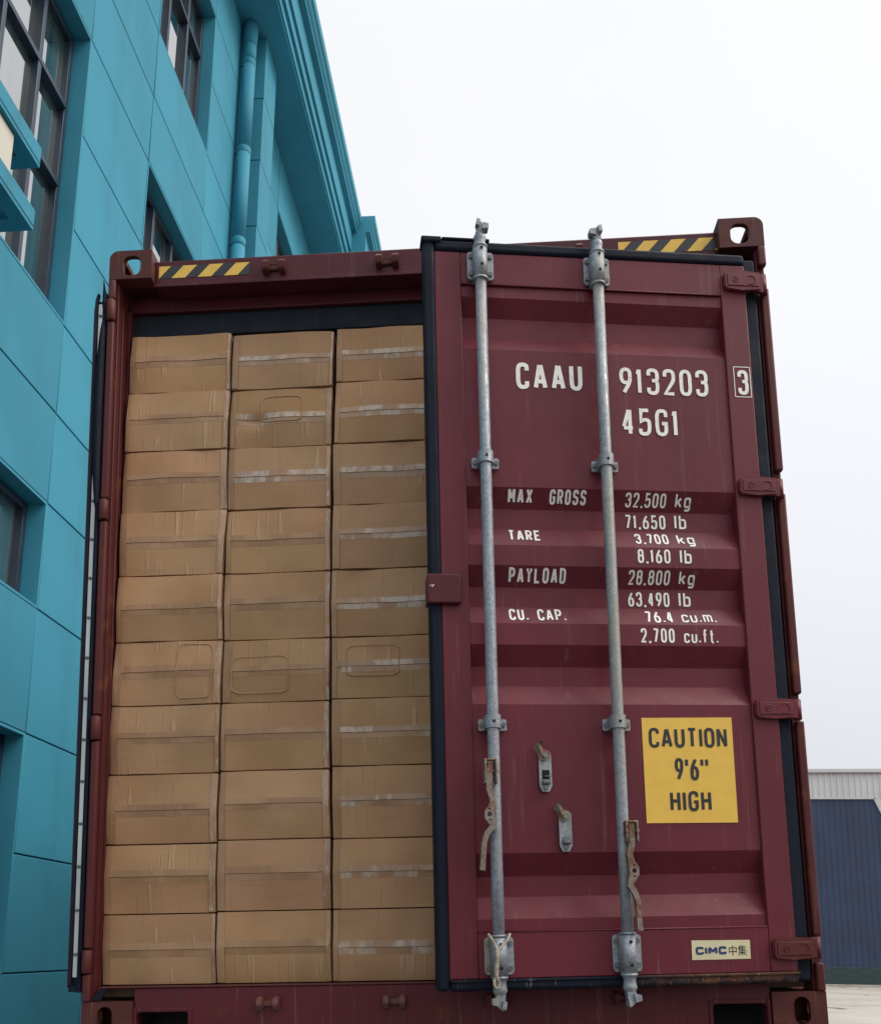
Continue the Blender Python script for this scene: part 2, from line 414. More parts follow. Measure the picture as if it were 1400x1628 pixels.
for i in range(len(YL) - 1):
    for j in range(len(ZL) - 1):
        y0, y1, z0, z1 = YL[i], YL[i + 1], ZL[j], ZL[j + 1]
        if inwin((y0 + y1) / 2, (z0 + z1) / 2): continue
        key = (round(y1 - y0, 3), round(z1 - z0, 3))
        if key not in panels:
            mb = MB(); mb.box(-0.24, 0, -key[0] / 2 + G, key[0] / 2 - G, -key[1] / 2 + G, key[1] / 2 - G, 0.004, 1)
            o = mb.build('wall_panel', m_teal, bld); panels[key] = o
        else:
            o = panels[key].copy(); COL.objects.link(o)
        o.parent = bld; o.matrix_local = T(FX - 0.0016 * ((i * 7 + j * 3) % 3), (y0 + y1) / 2, (z0 + z1) / 2)
mb = MB(); mb.box(-9, -1.602, -4.3, 14.0, GZ, 9.68)
mb.build('wall_core', m_joint, bld)
for (y0, y1, z0, z1) in WIN:
    W_ = empty('window', T(-1.47, (y0 + y1) / 2, (z0 + z1) / 2), bld)
    hw, hh = (y1 - y0) / 2, (z1 - z0) / 2
    # reveal lining in the wall colour
    mb = MB(); xo, xi, t = 0.1105, -0.12, 0.016
    mb.box(xi, xo, -hw, -hw + t, -hh + t, hh - t); mb.box(xi, xo, hw - t, hw, -hh + t, hh - t)
    mb.box(xi, xo, -hw, hw, -hh, -hh + t); mb.box(xi, xo, -hw, hw, hh - t, hh)
    mb.build('reveal', m_teal, W_)
    # aluminium frame, mullions at thirds, transoms
    a, b = hw - t, hh - t
    mb = MB()
    mb.box(-0.06, 0.0, -a + 0.001, -a + 0.045, -b + .001, b - .001, 0.003); mb.box(-0.06, 0.0, a - 0.045, a - 0.001, -b + .001, b - .001, 0.003)
    mb.box(-0.058, 0.001, -a + .044, a - .044, -b + .001, -b + 0.045, 0.003); mb.box(-0.058, 0.001, -a + .044, a - .044, b - 0.045, b - .001, 0.003)
    ys = [-hw / 3, hw / 3] if z1 - z0 > 1.0 else [0.0]
    if z1 - z0 > 2.0: zs = [5.65 - (z0 + z1) / 2 if z0 > 4 else 0.42, 5.07 - (z0 + z1) / 2 if z0 > 4 else -0.45]
    elif z1 - z0 > 1.4: zs = [8.42 - (z0 + z1) / 2]
    elif z1 - z0 > 1: zs = [0.25]
    else: zs = []
    for y in ys: mb.box(-0.05, 0.012, y - 0.019, y + 0.019, -b + 0.046, b - 0.046, 0.003)
    for z in zs: mb.box(-0.052, 0.016, -a + 0.046, a - 0.046, z - 0.019, z + 0.019, 0.003)
    mb.build('frame', m_alu, W_)
    ye = [-a + 0.046] + [y for y in ys] + [a - 0.046]; ze = [-b + 0.046] + sorted(zs) + [b - 0.046]
    for i in range(len(ye) - 1):
        for j in range(len(ze) - 1):
            mb = MB(); dx = 0.006 * (i % 2)
            mb.box(-0.046 + dx, -0.040 + dx, ye[i] - .002, ye[i + 1] + .002, ze[j] - .002, ze[j + 1] + .002)
            mb.build('pane', m_glass, W_)
# pilaster
for j in range(len(ZL) - 1):
    mb = MB(); mb.box(-1.352, -1.137, 5.04, 5.45, ZL[j] + G, ZL[j + 1] - G, 0.004, 1); mb.build('pilaster_block', m_teal, bld)
mb = MB(); mb.box(-1.35, -1.145, 5.048, 5.442, GZ, 9.66); mb.build('pilaster_core', m_joint, bld)
# cornice: moulded profile swept along the roof edge, then stepping out round the end bay
prof = [(-1.62, 9.672), (-0.935, 9.672), (-0.935, 9.70), (-0.916, 9.70), (-0.916, 9.811), (-0.885, 9.811), (-0.885, 9.957), (-0.857, 9.957), (-0.857, 10.28), (-0.79, 10.285),
        (-0.79, 10.33), (-0.765, 10.36), (-0.752, 10.40), (-0.73, 10.42), (-0.73, 10.54), (-1.62, 10.56)]
mb = MB(); mb.prism(prof, 'y', -4.3, 8.573); mb.build('cornice', m_teal, bld)
mb = MB(); mb.prism([(x + 0.195 if x > -1.5 else x, z - 0.0025) for x, z in prof], 'y', 8.574, 14.0); mb.build('cornice', m_teal, bld)
mb = MB(); mb.box(-1.60, -1.16, 8.605, 14.0, GZ, 9.668); mb.build('end_bay_wall', m_teal, bld)
mb = MB(); mb.box(-9, -1.63, -4.3, 14, 9.69, 10.2); mb.build('roof', m_teal, bld)
# downpipe with hopper and clamps
mb = MB()
for a, b in ((-1.2, 3.3), (3.3, 5.4), (5.4, 7.05), (7.05, 7.10), (7.10, 8.14), (8.14, 9.18), (9.18, 9.42)):
    mb.tube([(-1.262, 4.885, a + 0.002), (-1.262, 4.885, b - 0.002)], 0.066, 20)
mb.tube([(-1.262, 4.885, 9.40), (-1.262, 4.885, 9.46), (-1.262, 4.885, 9.52), (-1.262, 4.885, 9.66)], [0.067, 0.069, 0.073, 0.073], 20)
dp = mb.build('downpipe', m_teal, bld)
for z in (1.0, 3.3, 5.4, 7.10, 8.14, 9.18):
    mb = MB(); mb.tube([(-1.262, 4.885, z - 0.035), (-1.262, 4.885, z - 0.03), (-1.262, 4.885, z + 0.03), (-1.262, 4.885, z + 0.035)], [0.0665, 0.0685, 0.0685, 0.0665], 24)
    mb.box(-1.356, -1.325, 4.875, 4.895, z - 0.008, z + 0.008)
    mb.build('pipe_clamp', m_teal, dp)
# ledges that carry the air conditioner
for z0, z1 in ((4.248, 4.365), (3.879, 3.997)):
    mb = MB(); mb.box(-1.463, -1.0, -0.30, 0.905, z0 + 0.02, z1, 0.008)
    mb.box(-1.46, -1.003, 0.82, 0.902, z0, z0 + 0.019); mb.box(-1.085, -1.003, -0.30, 0.819, z0, z0 + 0.019)
    mb.build('ledge_slab', m_teal, bld)
ac = tag(empty('air_conditioner', T(BO.x - 1.2 * BS, BO.y + 0.2 * BS, BO.z + 4.0 * BS) @ Matrix.Scale(BS, 4)), 'cream air conditioner unit wedged between two teal ledges on the wall', 'air conditioner')
mb = MB(); mb.box(-0.17, 0.175, -0.42, 0.50, 0.002, 0.246, 0.012); cs = mb.build('casing', m_ac, ac)
mb = MB()
for k in range(9): mb.box(0.176, 0.180, -0.36, 0.10, 0.03 + k * 0.022, 0.04 + k * 0.022)
mb.build('grille', m_alu, ac)

# ------------------------------------------------------------------ warehouse across the yard
wh = tag(empty('warehouse', T(22, 46.65, GZ)), 'long white clad warehouse with dark blue doorway across the yard', 'building')
def rib(x0, x1, z0, z1, pitch, d, name, m, y=0.0, n=None):
    pts = []; x = x0
    while x < x1 - 1e-6:
        for dx, dy in ((0, 0), (0.55, 0), (0.65, -d), (0.9, -d)):
            if x + dx * pitch <= x1: pts.append((x + dx * pitch, y + dy))
        x += pitch
    pts.append((x1, y))
    mb = MB(); mb.sheet(pts, 'z', z0, z1); return mb.build(name, m, wh)
rib(-17, 24, 9.40, 10.70, 0.30, 0.035, 'white_cladding', m_clad)
rib(-1.9, 24, 0.95, 9.40, 0.30, 0.035, 'white_cladding', m_clad)
mb = MB(); mb.prism([(-17, 0.92), (-17, 9.36), (-2.45, 9.36), (-1.1, 6.2), (-1.1, 0.92)], 'y', 0.06, 0.10); bd = mb.build('blue_door', m_bclad, wh)
# the ribbed blue sheeting, cut to the chamfered outline
x = -17.0; mb = MB()
while x < -1.2:
    xe = x + 0.14; top = 9.34 if xe < -2.45 else 9.34 - (xe + 2.45) * 2.34
    mb.box(x, x + 0.14, 0.046, 0.0602, 0.95, top); x += 0.30
mb.build('door_rib', m_bclad, wh)
mb = MB(); mb.box(-17, -2.40, -0.05, 0.12, 9.34, 9.42); mb.obox((-1.75, 0.02, 7.78), Matrix.Rotation(math.atan2(1.35, 3.16), 3, 'Y').inverted(), 0.04, 0.07, 1.75)
mb.build('door_trim', m_clad, wh)
mb = MB(); mb.prism([(-2.40, 9.40), (-1.05, 9.40), (-1.05, 6.2)], 'y', 0.0, 0.04); mb.build('corner_panel', m_clad, wh)
mb = MB(); mb.box(-17, 24, -0.10, 0.3, 10.70, 10.90); mb.build('roof_trim', m_clad, wh)
mb = MB(); mb.box(-17, 24, -0.13, 0.25, 10.66, 10.72); mb.build('gutter_line', m_trim, wh)
mb = MB(); mb.box(-17, 24, 0.13, 14, 0, 10.6); mb.build('building_core', m_tbrick, wh)
mb = MB(); mb.box(-17, 24, -0.02, 0.10, 0.0, 0.93); mb.build('brick_base', m_mortar, wh)
bsrc = None
for r in range(5):
    x = -6.2 - (0.6 if r % 2 else 0)
    while x < 0.8:
        if bsrc is None:
            mb = MB(); mb.box(-0.59, 0.59, -0.012, 0.01, -0.083, 0.083, 0.004, 1); bsrc = o = mb.build('brick', m_tbrick, wh)
        else: o = bsrc.copy(); COL.objects.link(o)
        o.parent = wh; o.matrix_local = T(x + 0.6, -0.028, 0.095 + r * 0.186); x += 1.2
mb = MB()
for r in range(5):
    for a, b in ((-17, -6.9), (0.9, 24)): mb.box(a, b, -0.04, -0.018, 0.012 + r * 0.186, 0.178 + r * 0.186)
tag(mb.build('brick_course', m_tbrick, wh), kind='stuff')
mb = MB(); mb.box(-17, 24, -0.35, -0.02, -0.02, 0.10, 0.02); tag(mb.build('footing', m_ground, wh))

# =================================================================== CONTAINER
RC = Matrix(((0.9989017688, -0.0362108878, -0.0297326050), (0.0352094474, 0.9988169398, -0.0335412533), (0.0309119881, 0.0324576185, 0.9989949732))).to_4x4()
CN = tag(empty('shipping_container', RC), 'maroon high cube shipping container, one door folded back and the other ajar, packed with cartons', 'shipping container')
CL = 12.19
# corner castings
def casting(top):
    mb = MB()
    if top:
        out = [(0, 0), (0.162, 0), (0.162, 0.118)] + [(0.034 - 0.034 * math.sin(rad(t)), 0.084 + 0.034 * math.cos(rad(t))) for t in (0, 15, 30, 45, 60, 75, 90)]
    else: out = [(0, 0), (0.172, 0), (0.172, 0.118), (0, 0.118)]
    mb.prism(out, 'y', 0, 0.178)
    bmesh.ops.recalc_face_normals(mb.bm, faces=mb.bm.faces)
    o = mb.build('corner_casting', m_cast)
    cs = []
    mb = MB(); mb.box(0.022, 0.144, 0.022, 0.160, 0.013, 0.096); cs.append(mb.build('c', m_dark))
    if top:
        f = rrect(0.052, 0.120, 0.014, 0.094, 0.027)
        f = [(x, z) for x, z in f]
    else: f = oval(0.079, 0.058, 0.052, 0.088)
    mb = MB(); mb.prism(f, 'y', -0.02, 0.05); cs.append(mb.build('c', m_dark))
    mb = MB(); mb.prism(oval(0.089, 0.058, 0.086, 0.052), 'x', -0.02, 0.05); cs.append(mb.build('c', m_dark))
    mb = MB()
    if top: mb.prism(rrect(0.045, 0.128, 0.020, 0.155, 0.02), 'z', 0.06, 0.14)
    else: mb.prism(oval(0.082, 0.092, 0.064, 0.126), 'z', -0.04, 0.05)
    cs.append(mb.build('c', m_dark))
    cut(o, cs)
    bv = o.modifiers.new('b', 'BEVEL'); bv.width = 0.004; bv.segments = 2; bv.limit_method = 'ANGLE'; bv.angle_limit = rad(50)
    for p_ in o.data.polygons: p_.use_smooth = False
    return o
MX = Matrix.Diagonal((-1, 1, 1, 1)); MY = Matrix.Diagonal((1, -1, 1, 1))
for top in (True, False):
    c0 = casting(top); z = 2.778 if top else 0.0
    c0.parent = CN; c0.matrix_local = T(0, 0, z)
    inst(c0, CN, T(2.438, 0, z) @ MX); inst(c0, CN, T(0, CL, z) @ MY); inst(c0, CN, T(2.438, CL, z) @ MX @ MY)
# corner posts, hinge knuckles
KN = [(2.606, 2.691), (1.818, 1.895), (1.008, 1.093), (0.212, 0.289)]
for side in (0, 1):
    X = (lambda x: x) if side == 0 else (lambda x: 2.438 - x)
    mb = MB()
    mb.box(X(0.003), X(0.034), 0.020, 0.120, 0.118, 2.778, 0.003)
    mb.box(X(0.033), X(0.040), 0.055, 0.066, 0.165, 2.70, 0.002)      # weld line of the door stop
    mb.box(X(0.0335), X(0.046), 0.112, 0.150, 0.165, 2.72, 0.002)
    zs = [0.118] + [v for a, b in reversed(KN) for v in (a, b)] + [2.778]
    for k in range(0, len(zs), 2):
        mb.box(X(0.0005), X(0.0285), -0.008, 0.019, zs[k] + 0.004 * (k > 0), zs[k + 1] - 0.004, 0.007, 3)
    p_ = mb.build('corner_post', m_post, CN)
    for a, b in (KN if side == 0 else []):
        mb = MB(); mb.tube([(X(0.0135), 0.0, a), (X(0.0135), 0.0, a + .004), (X(0.0135), 0.0, b - .004), (X(0.0135), 0.0, b)], [0.014, 0.0175, 0.0175, 0.014], 18)
        mb.build('hinge_knuckle', m_post, p_)
# header
mb = MB()
mb.box(0.160, 2.278, 0.040, 0.125, 2.768, 2.874, 0.006)
mb.box(0.05, 2.388, 0.060, 0.1275, 2.778, 2.80)
mb.box(0.160, 2.278, 0.034, 0.0395, 2.762, 2.774, 0.002)
mb.box(0.036, 2.402, 0.129, 0.149, 2.722, 2.800, 0.003)
hd = mb.build('header', m_red, CN)
mb = MB(); mb.box(0.036, 2.402, 0.150, 0.220, 2.632, 2.800, 0.004); mb.build('inner_header_shade', m_inner, hd)  # dark beam carried low, stands in for the shade above the cartons
def keeper(parent, x, y, z, s=1.0, m=m_red, up=True):
    mb = MB()
    mb.box(x - 0.036 * s, x + 0.036 * s, y - 0.006, y + 0.006, z - 0.012, z + 0.012, 0.003)
    for dx in (-0.027, 0.027):
        pr = [(y + .004, z - 0.026), (y - 0.030 * s, z - 0.020), (y - 0.036 * s, z + 0.004), (y - 0.020 * s, z + 0.022), (y + .004, z + 0.026)] if up else \
             [(y + .004, z - 0.022), (y - 0.022 * s, z - 0.022), (y - 0.036 * s, z - 0.004), (y - 0.030 * s, z + 0.016), (y + .004, z + 0.022)]
        xo = x + dx * s + (0.004 if dx > 0 else -0.004)
        mb.prism(pr, 'x', xo - 0.0125 * s, xo + 0.0115 * s)
    bmesh.ops.bevel(mb.bm, geom=[e for e in mb.bm.edges if e.calc_length() > .012], offset=0.0025, segments=2, affect='EDGES')
    return mb.build('cam_keeper', m, parent)
for x in (0.624, 1.053, 1.385, 1.80): keeper(hd, x, 0.036, 2.817, 1.0, m_post)
def hazard(x0, x1, z0, z1, first_end):
    per, ye, sl = 0.101, 0.053, 0.046; y = 0.0388
    mb = MB(); mb.box(x0, x1, y, y + 0.0008, z0, z1)
    def clipq(a, b):   # yellow parallelogram a..b along the top, clipped to the sticker
        pts = [(a, z1), (b, z1), (b - sl, z0), (a - sl, z0)]
        out = []
        n = len(pts)
        for lim, sg in ((x0, 1), (x1, -1)):
            out = []
            for i in range(n):
                p, q = pts[i], pts[(i + 1) % n]
                ip, iq = (p[0] - lim) * sg >= 0, (q[0] - lim) * sg >= 0
                if ip: out.append(p)
                if ip != iq:
                    t = (lim - p[0]) / (q[0] - p[0]); out.append((lim, p[1] + t * (q[1] - p[1])))
            pts = out; n = len(pts)
            if n < 3: return
        vs = [mb.bm.verts.new((px, y - 0.0006, pz)) for px, pz in pts]
        f = mb.bm.faces.new(vs); f.material_index = 1
    e = first_end
    while e - ye - sl < x1: clipq(e - ye, e); e += per
    o = mb.build('hazard_sticker', [m_blk, m_yel], hd)
    return o
hazard(0.178, 0.527, 2.799, 2.850, 0.224); hazard(1.915, 2.281, 2.799, 2.851, 1.963)
# sill with fork pockets
mb = MB(); mb.box(0.1725, 2.2655, 0.014, 0.060, -0.004, 0.160, 0.004)
sl = mb.build('sill', m_sill, CN)
cs = []
for a, b in ((0.184, 0.357), (2.079, 2.251)):
    mb = MB(); mb.prism(rrect(a, b, -0.08, 0.081, 0.012), 'y', -0.1, 0.19); cs.append(mb.build('c', m_dark, CN))
cut(sl, cs)
for a, b in ((0.184, 0.357), (2.079, 2.251)):
    mb = MB(); mb.box(a - 0.012, a - .001, 0.008, 0.013, 0.0, 0.094, 0.002); mb.box(b + .001, b + 0.012, 0.008, 0.013, 0.0, 0.094, 0.002); mb.box(a - .0005, b + .0005, 0.0085, 0.0135, 0.083, 0.0945, 0.002)
    mb.build('pocket_rim', m_sill, sl)
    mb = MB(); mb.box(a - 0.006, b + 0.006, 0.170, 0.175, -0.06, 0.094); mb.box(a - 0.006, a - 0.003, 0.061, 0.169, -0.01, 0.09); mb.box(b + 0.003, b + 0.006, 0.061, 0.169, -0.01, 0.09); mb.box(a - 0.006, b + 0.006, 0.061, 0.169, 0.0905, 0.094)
    tag(mb.build('pocket_shade_box', m_dark, sl))  # near-black box stands in for the shade inside the fork pocket
mb = MB(); mb.box(0.05, 2.388, 0.010, 0.060, 0.1605, 0.1655, 0.002); mb.build('threshold_plate', m_cast, sl)
mb = MB(); mb.prism([(0.060, 0.1600), (0.082, 0.1600), (0.062, 0.1225), (0.032, 0.1225)], 'y', 0.004, 0.012); mb.build('rubber_drain_flap', m_rub, sl)
for x in (0.628, 1.047): keeper(sl, x, 0.012, 0.106, 0.85, m_worn, False)
for x in (1.385, 1.80): keeper(sl, x, 0.012, 0.106, 0.85, m_post, False)
# floor, walls, roof, far end
mb = MB(); mb.box(0.05, 2.388, 0.061, CL - 0.05, 0.13, 0.160); mb.build('floor', m_wood, CN)
def corr(n0, n1, pitch, a, b):
    pts = []; y = n0
    while y < n1:
        for f, v in ((0, a), (0.25, a), (0.5, b), (0.75, b)):
            if y + f * pitch < n1: pts.append((v, y + f * pitch))
        y += pitch
    pts.append((a, n1)); return pts
for x in (0.006, 2.432):
    s = 1 if x < 1 else -1
    mb = MB(); mb.sheet(corr(0.178, CL - 0.178, 0.278, x, x + s * 0.036), 'z', 0.12, 2.82)
    o = mb.build('side_wall', m_red, CN)
for x in (0.0, 2.378):
    mb = MB(); mb.box(x + .002, x + 0.058, 0.18, CL - 0.18, 2.816, 2.876, 0.004); mb.build('top_rail', m_red, CN)
    mb = MB(); mb.box(x + .004, x + 0.056, 0.18, CL - 0.18, 0.002, 0.15, 0.004); mb.build('bottom_rail', m_red, CN)
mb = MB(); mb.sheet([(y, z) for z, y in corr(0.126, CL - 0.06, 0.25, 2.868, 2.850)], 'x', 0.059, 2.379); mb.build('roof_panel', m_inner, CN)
mb = MB(); mb.box(0.045, 2.393, CL - 0.26, CL - 0.20, 0.12, 2.862); mb.build('front_wall', m_red, CN)

# ------------------------------------------------------------------ right door (u from the hinge, y outward, z up)
TH = rad(8.5)
DM = T(2.40, -0.03, 0) @ Matrix.Rotation(math.pi + TH, 4, 'Z')
FZ = [(0.330, -.008), (0.366, -.008), (0.435, -.045), (0.500, -.045), (0.572, -.008), (1.055, -.008), (1.123, -.045), (1.189, -.045), (1.256, -.008), (1.329, -.008),
      (1.395, -.045), (1.464, -.045), (1.529, -.008), (1.600, -.008), (1.671, -.045), (1.742, -.045), (1.806, -.008), (2.310, -.008), (2.375, -.045), (2.450, -.045), (2.507, -.008), (2.550, -.008)]
def depth(z):
    if z <= FZ[0][0] or z >= FZ[-1][0]: return 0.0
    for (a, da), (b, db) in zip(FZ, FZ[1:]):
        if a <= z <= b: return da + (db - da) * (z - a) / (b - a)
    return 0
def door_body(parent, M):
    mb = MB()
    mb.box(0.056, 0.148, -0.048, 0.0, 0.184, 2.672, 0.004); mb.box(1.084, 1.176, -0.048, 0.0, 0.184, 2.672, 0.004)
    mb.box(0.1475, 1.0845, -0.046, -0.0008, 0.1845, 0.326, 0.003); mb.box(0.1475, 1.0845, -0.046, -0.0008, 2.552, 2.6715, 0.003)
    return mb.build('door', m_door, parent, M)
def door_panel(parent):
    mb = MB(); mb.sheet([(y, z) for z, y in FZ], 'x', 0.146, 1.086)
    o = mb.build('corrugated_panel', m_door, parent)
    # weld beads round the panel
    mb = MB(); mb.tube([(1.084, -.0015, 0.327), (0.15, -.0015, 0.327)], 0.0032, 6); mb.build('weld_bead', m_door, parent)
    mb = MB(); mb.tube([(1.084, -.0015, 2.5515), (0.15, -.0015, 2.5515)], 0.0028, 6)
    mb.build('weld_bead', m_door, parent); return o
def gasket(parent, dirty):
    mb = MB()
    mb.box(1.174, 1.216, -0.060, 0.004, 0.150, 2.716, 0.012, 3); mb.box(0.003, 0.055, -0.060, -0.022, 0.150, 2.716, 0.010, 3)
    mb.box(0.0545, 1.1745, -0.058, 0.006, 2.673, 2.714, 0.012, 3)
    mb.box(1.150, 1.222, -0.050, 0.012, 2.700, 2.722, 0.006, 2); mb.box(0.98, 1.149, -0.050, 0.006, 2.7145, 2.7245, 0.004, 2)
    o = mb.build('gasket', m_rub, parent)
    mb = MB(); mb.box(0.0545, 1.1745, -0.058, 0.005, 0.148, 0.1835, 0.012, 3); mb.box(0.0545, 1.1745, -0.02, 0.0095, 0.1745, 0.1838, 0.003, 2)
    mb.build('gasket', m_rubd if dirty else m_rub, parent)
    return o
door = door_body(CN, DM); door_panel(door); gasket(door, True)
# hinge blades
for i, (a, b) in enumerate([(2.566, 2.640), (1.790, 1.856), (1.005, 1.072), (0.222, 0.290)]):
    zc = (a + b) / 2; h = (b - a) / 2
    mb = MB()
    mb.prism([(0.140, zc - h * 0.72), (0.132, zc - h * 0.95), (0.075, zc - h * 1.05), (0.004, zc - h * 0.95), (0.004, zc + h * 0.95), (0.075, zc + h * 1.05), (0.132, zc + h * 0.95), (0.140, zc + h * 0.72)], 'y', 0.0015, 0.016)
    bmesh.ops.bevel(mb.bm, geom=list(mb.bm.edges), offset=0.004, segments=2, affect='EDGES')
    mb.box(0.014, 0.128, 0.0155, 0.0185, zc - h * 0.62, zc + h * 0.62, 0.0015)
    # raised casting marks: a small ring and a curved ridge
    mb.tube([(0.098 + 0.010 * math.cos(t), 0.019, zc + 0.010 * math.sin(t)) for t in [2 * math.pi * k / 14 for k in range(15)]], 0.0015, 6, False)
    mb.tube([(0.042 + 0.017 * math.cos(t), 0.019, zc + 0.017 * math.sin(t)) for t in [rad(60 + 240 * k / 12) for k in range(13)]], 0.0018, 6, False)
    mb.tube([(0.092, 0.0195, zc + 0.004), (0.104, 0.0195, zc - 0.004)], 0.0012, 5)
    mb.tube([(-0.014, -0.008, zc - h), (-0.014, -0.008, zc + h)], 0.0130, 16)
    mb.box(-0.014, 0.02, -0.008, 0.004, zc - h * 0.95, zc + h * 0.95, 0.003)
    mb.build('hinge', m_post if i == 3 else m_door, door)
# door-keeper plate over the gasket
mb = MB(); mb.box(1.112, 1.224, 0.004, 0.022, 1.385, 1.486, 0.006, 3); mb.box(1.218, 1.2245, -0.05, 0.021, 1.388, 1.483, 0.003)
mb.build('overlap_plate', m_red, door)
mb = MB(); mb.tube([(1.216, 0.0225, 1.440), (1.211, 0.0225, 1.447), (1.208, 0.0225, 1.438), (1.203, 0.0225, 1.447)], 0.0015, 5); mb.build('scratch_mark', m_white, door)

def bolts(mb, pts, y, r=0.0085, h=0.008, mi=1):
    for (u, z) in pts:
        mb.tube([(u, y - .001, z), (u, y + 0.0016, z)], r * 1.35, 12, mi=0)
        a0 = random.random(); bm = mb.bm
        ring = [(u + r * math.cos(a0 + k * math.pi / 3), z + r * math.sin(a0 + k * math.pi / 3)) for k in range(6)]
        mb.prism(ring, 'y', y + 0.001, y + h, mi)
def bracket_big(u, z0, z1, s0, s1):
    mb = MB(); zc = (z0 + z1) / 2; h = (z1 - z0) / 2
    p = u - 0.005; mb.prism(rrect(p - 0.046, p + 0.046, z0, z1, 0.012, 3), 'y', 0.002, 0.010)
    bolts(mb, [(p - 0.034, z0 + 0.02), (p + 0.035, z0 + 0.02), (p - 0.034, z1 - 0.02), (p + 0.035, z1 - 0.02)], 0.0088)
    # half round saddle over the bar
    pr = [(u - 0.0245, 0.009), (u - 0.0245, RY)] + [(u - 0.0245 * math.cos(rad(t)), RY + 0.0245 * math.sin(rad(t))) for t in range(15, 180, 15)] + [(u + 0.0245, RY), (u + 0.0245, 0.009)]
    s = len(mb.bm.faces); mb.prism(pr, 'z', s0 + 0.001, s1 - 0.001)
    for f in list(mb.bm.faces)[s + 2:s + 14]: f.smooth = True
    for zz in (z0 + 0.022, z1 - 0.022): mb.tube([(u - 0.002, RY + 0.022, zz), (u - 0.002, RY + 0.0262, zz)], 0.0052, 10, mi=2)
    return mb.build('rod_bracket', [m_galv, m_bolt, m_dark], door)
def bracket_small(u, z0, z1):
    mb = MB(); zc = (z0 + z1) / 2
    p = u - 0.004; mb.prism(rrect(p - 0.046, p + 0.046, z0, z1, 0.006, 3), 'y', 0.001, 0.008)
    bolts(mb, [(p - 0.036, zc), (p + 0.037, zc)], 0.0082, 0.0075)
    o = [(u - 0.0255, 0.007)] + [(u - 0.0255 * math.cos(rad(t)), RY + 0.0255 * math.sin(rad(t))) for t in range(0, 181, 15)] + [(u + 0.0255, 0.007)]
    mb.prism(o, 'z', z0 + 0.001, z1 + 0.006)
    mb.tube([(u, RY + 0.022, zc + .002), (u, RY + 0.0270, zc + .002)], 0.0048, 10, mi=2)
    return mb.build('rod_bracket', [m_galv, m_bolt, m_dark], door)
def cam_end(u, z, sgn, flip):
    """forged cam on the bar end; sgn +1 top, -1 bottom"""
    Y = RY; mb = MB(); q = lambda t: z + sgn * t
    mb.tube([(u, Y, q(t)) for t in (-0.01, 0.0, 0.004, 0.012, 0.026, 0.034, 0.042, 0.050)], [0.0235, 0.0235, 0.0215, 0.0185, 0.0205, 0.0225, 0.0195, 0.0150], 16)
    f = -1 if flip else 1
    pr = [(u - 0.014 * f, q(0.046)), (u + 0.013 * f, q(0.046)), (u + 0.018 * f, q(0.060)), (u + 0.016 * f, q(0.074)), (u + 0.004 * f, q(0.088)), (u - 0.006 * f, q(0.095)), (u - 0.013 * f, q(0.088)), (u - 0.009 * f, q(0.072)), (u - 0.013 * f, q(0.060))]
    mb.prism(pr, 'y', Y - 0.014, Y + 0.016)
    mb.prism([(u + 0.006 * f, q(0.054)), (u + 0.028 * f, q(0.057)), (u + 0.029 * f, q(0.074)), (u + 0.010 * f, q(0.079))], 'y', Y - 0.004, Y + 0.026)
    mb.prism([(u - 0.016 * f, q(0.066)), (u - 0.004 * f, q(0.064)), (u + 0.000 * f, q(0.086)), (u - 0.012 * f, q(0.090))], 'y', Y + 0.010, Y + 0.030)
    es = [e for e in mb.bm.edges if e.calc_length() > 0.0085 and len(e.link_faces) == 2 and e.calc_face_angle() > 0.7]
    bmesh.ops.bevel(mb.bm, geom=es, offset=0.003, segments=2, affect='EDGES')
    return mb.build('cam_end', m_galv, door)
RODS = [(1.0265, 1.0215, False), (0.6210, 0.6085, True)]
RY = 0.040
for (ub, ut, flip) in RODS:
    U_ = lambda z, ub=ub, ut=ut: ub + (ut - ub) * (z - 0.3) / 2.25
    mb = MB(); mb.tube([(U_(z), RY, z) for z in (0.18, 0.6, 1.2, 1.9, 2.70)], 0.0190, 24); mb.build('lock_rod', m_galv, door)
    for za, zb in ((2.534, 2.541), (2.656, 2.663), (0.3125, 0.319), (0.186, 0.194)):
        mb = MB(); mb.tube([(U_(za), RY, za), (U_(zb), RY, zb)], 0.0262, 20); mb.build('rod_collar', m_galv, door)
    bracket_big(U_(2.6), 2.560, 2.666, 2.541, 2.662); bracket_big(U_(.25), 0.197, 0.312, 0.194, 0.312)
    bracket_small(U_(1.88), 1.862, 1.899); bracket_small(U_(.98), 0.964, 1.002)
    cam_end(U_(2.7), 2.662, 1, not flip); cam_end(U_(.19), 0.186, -1, flip)
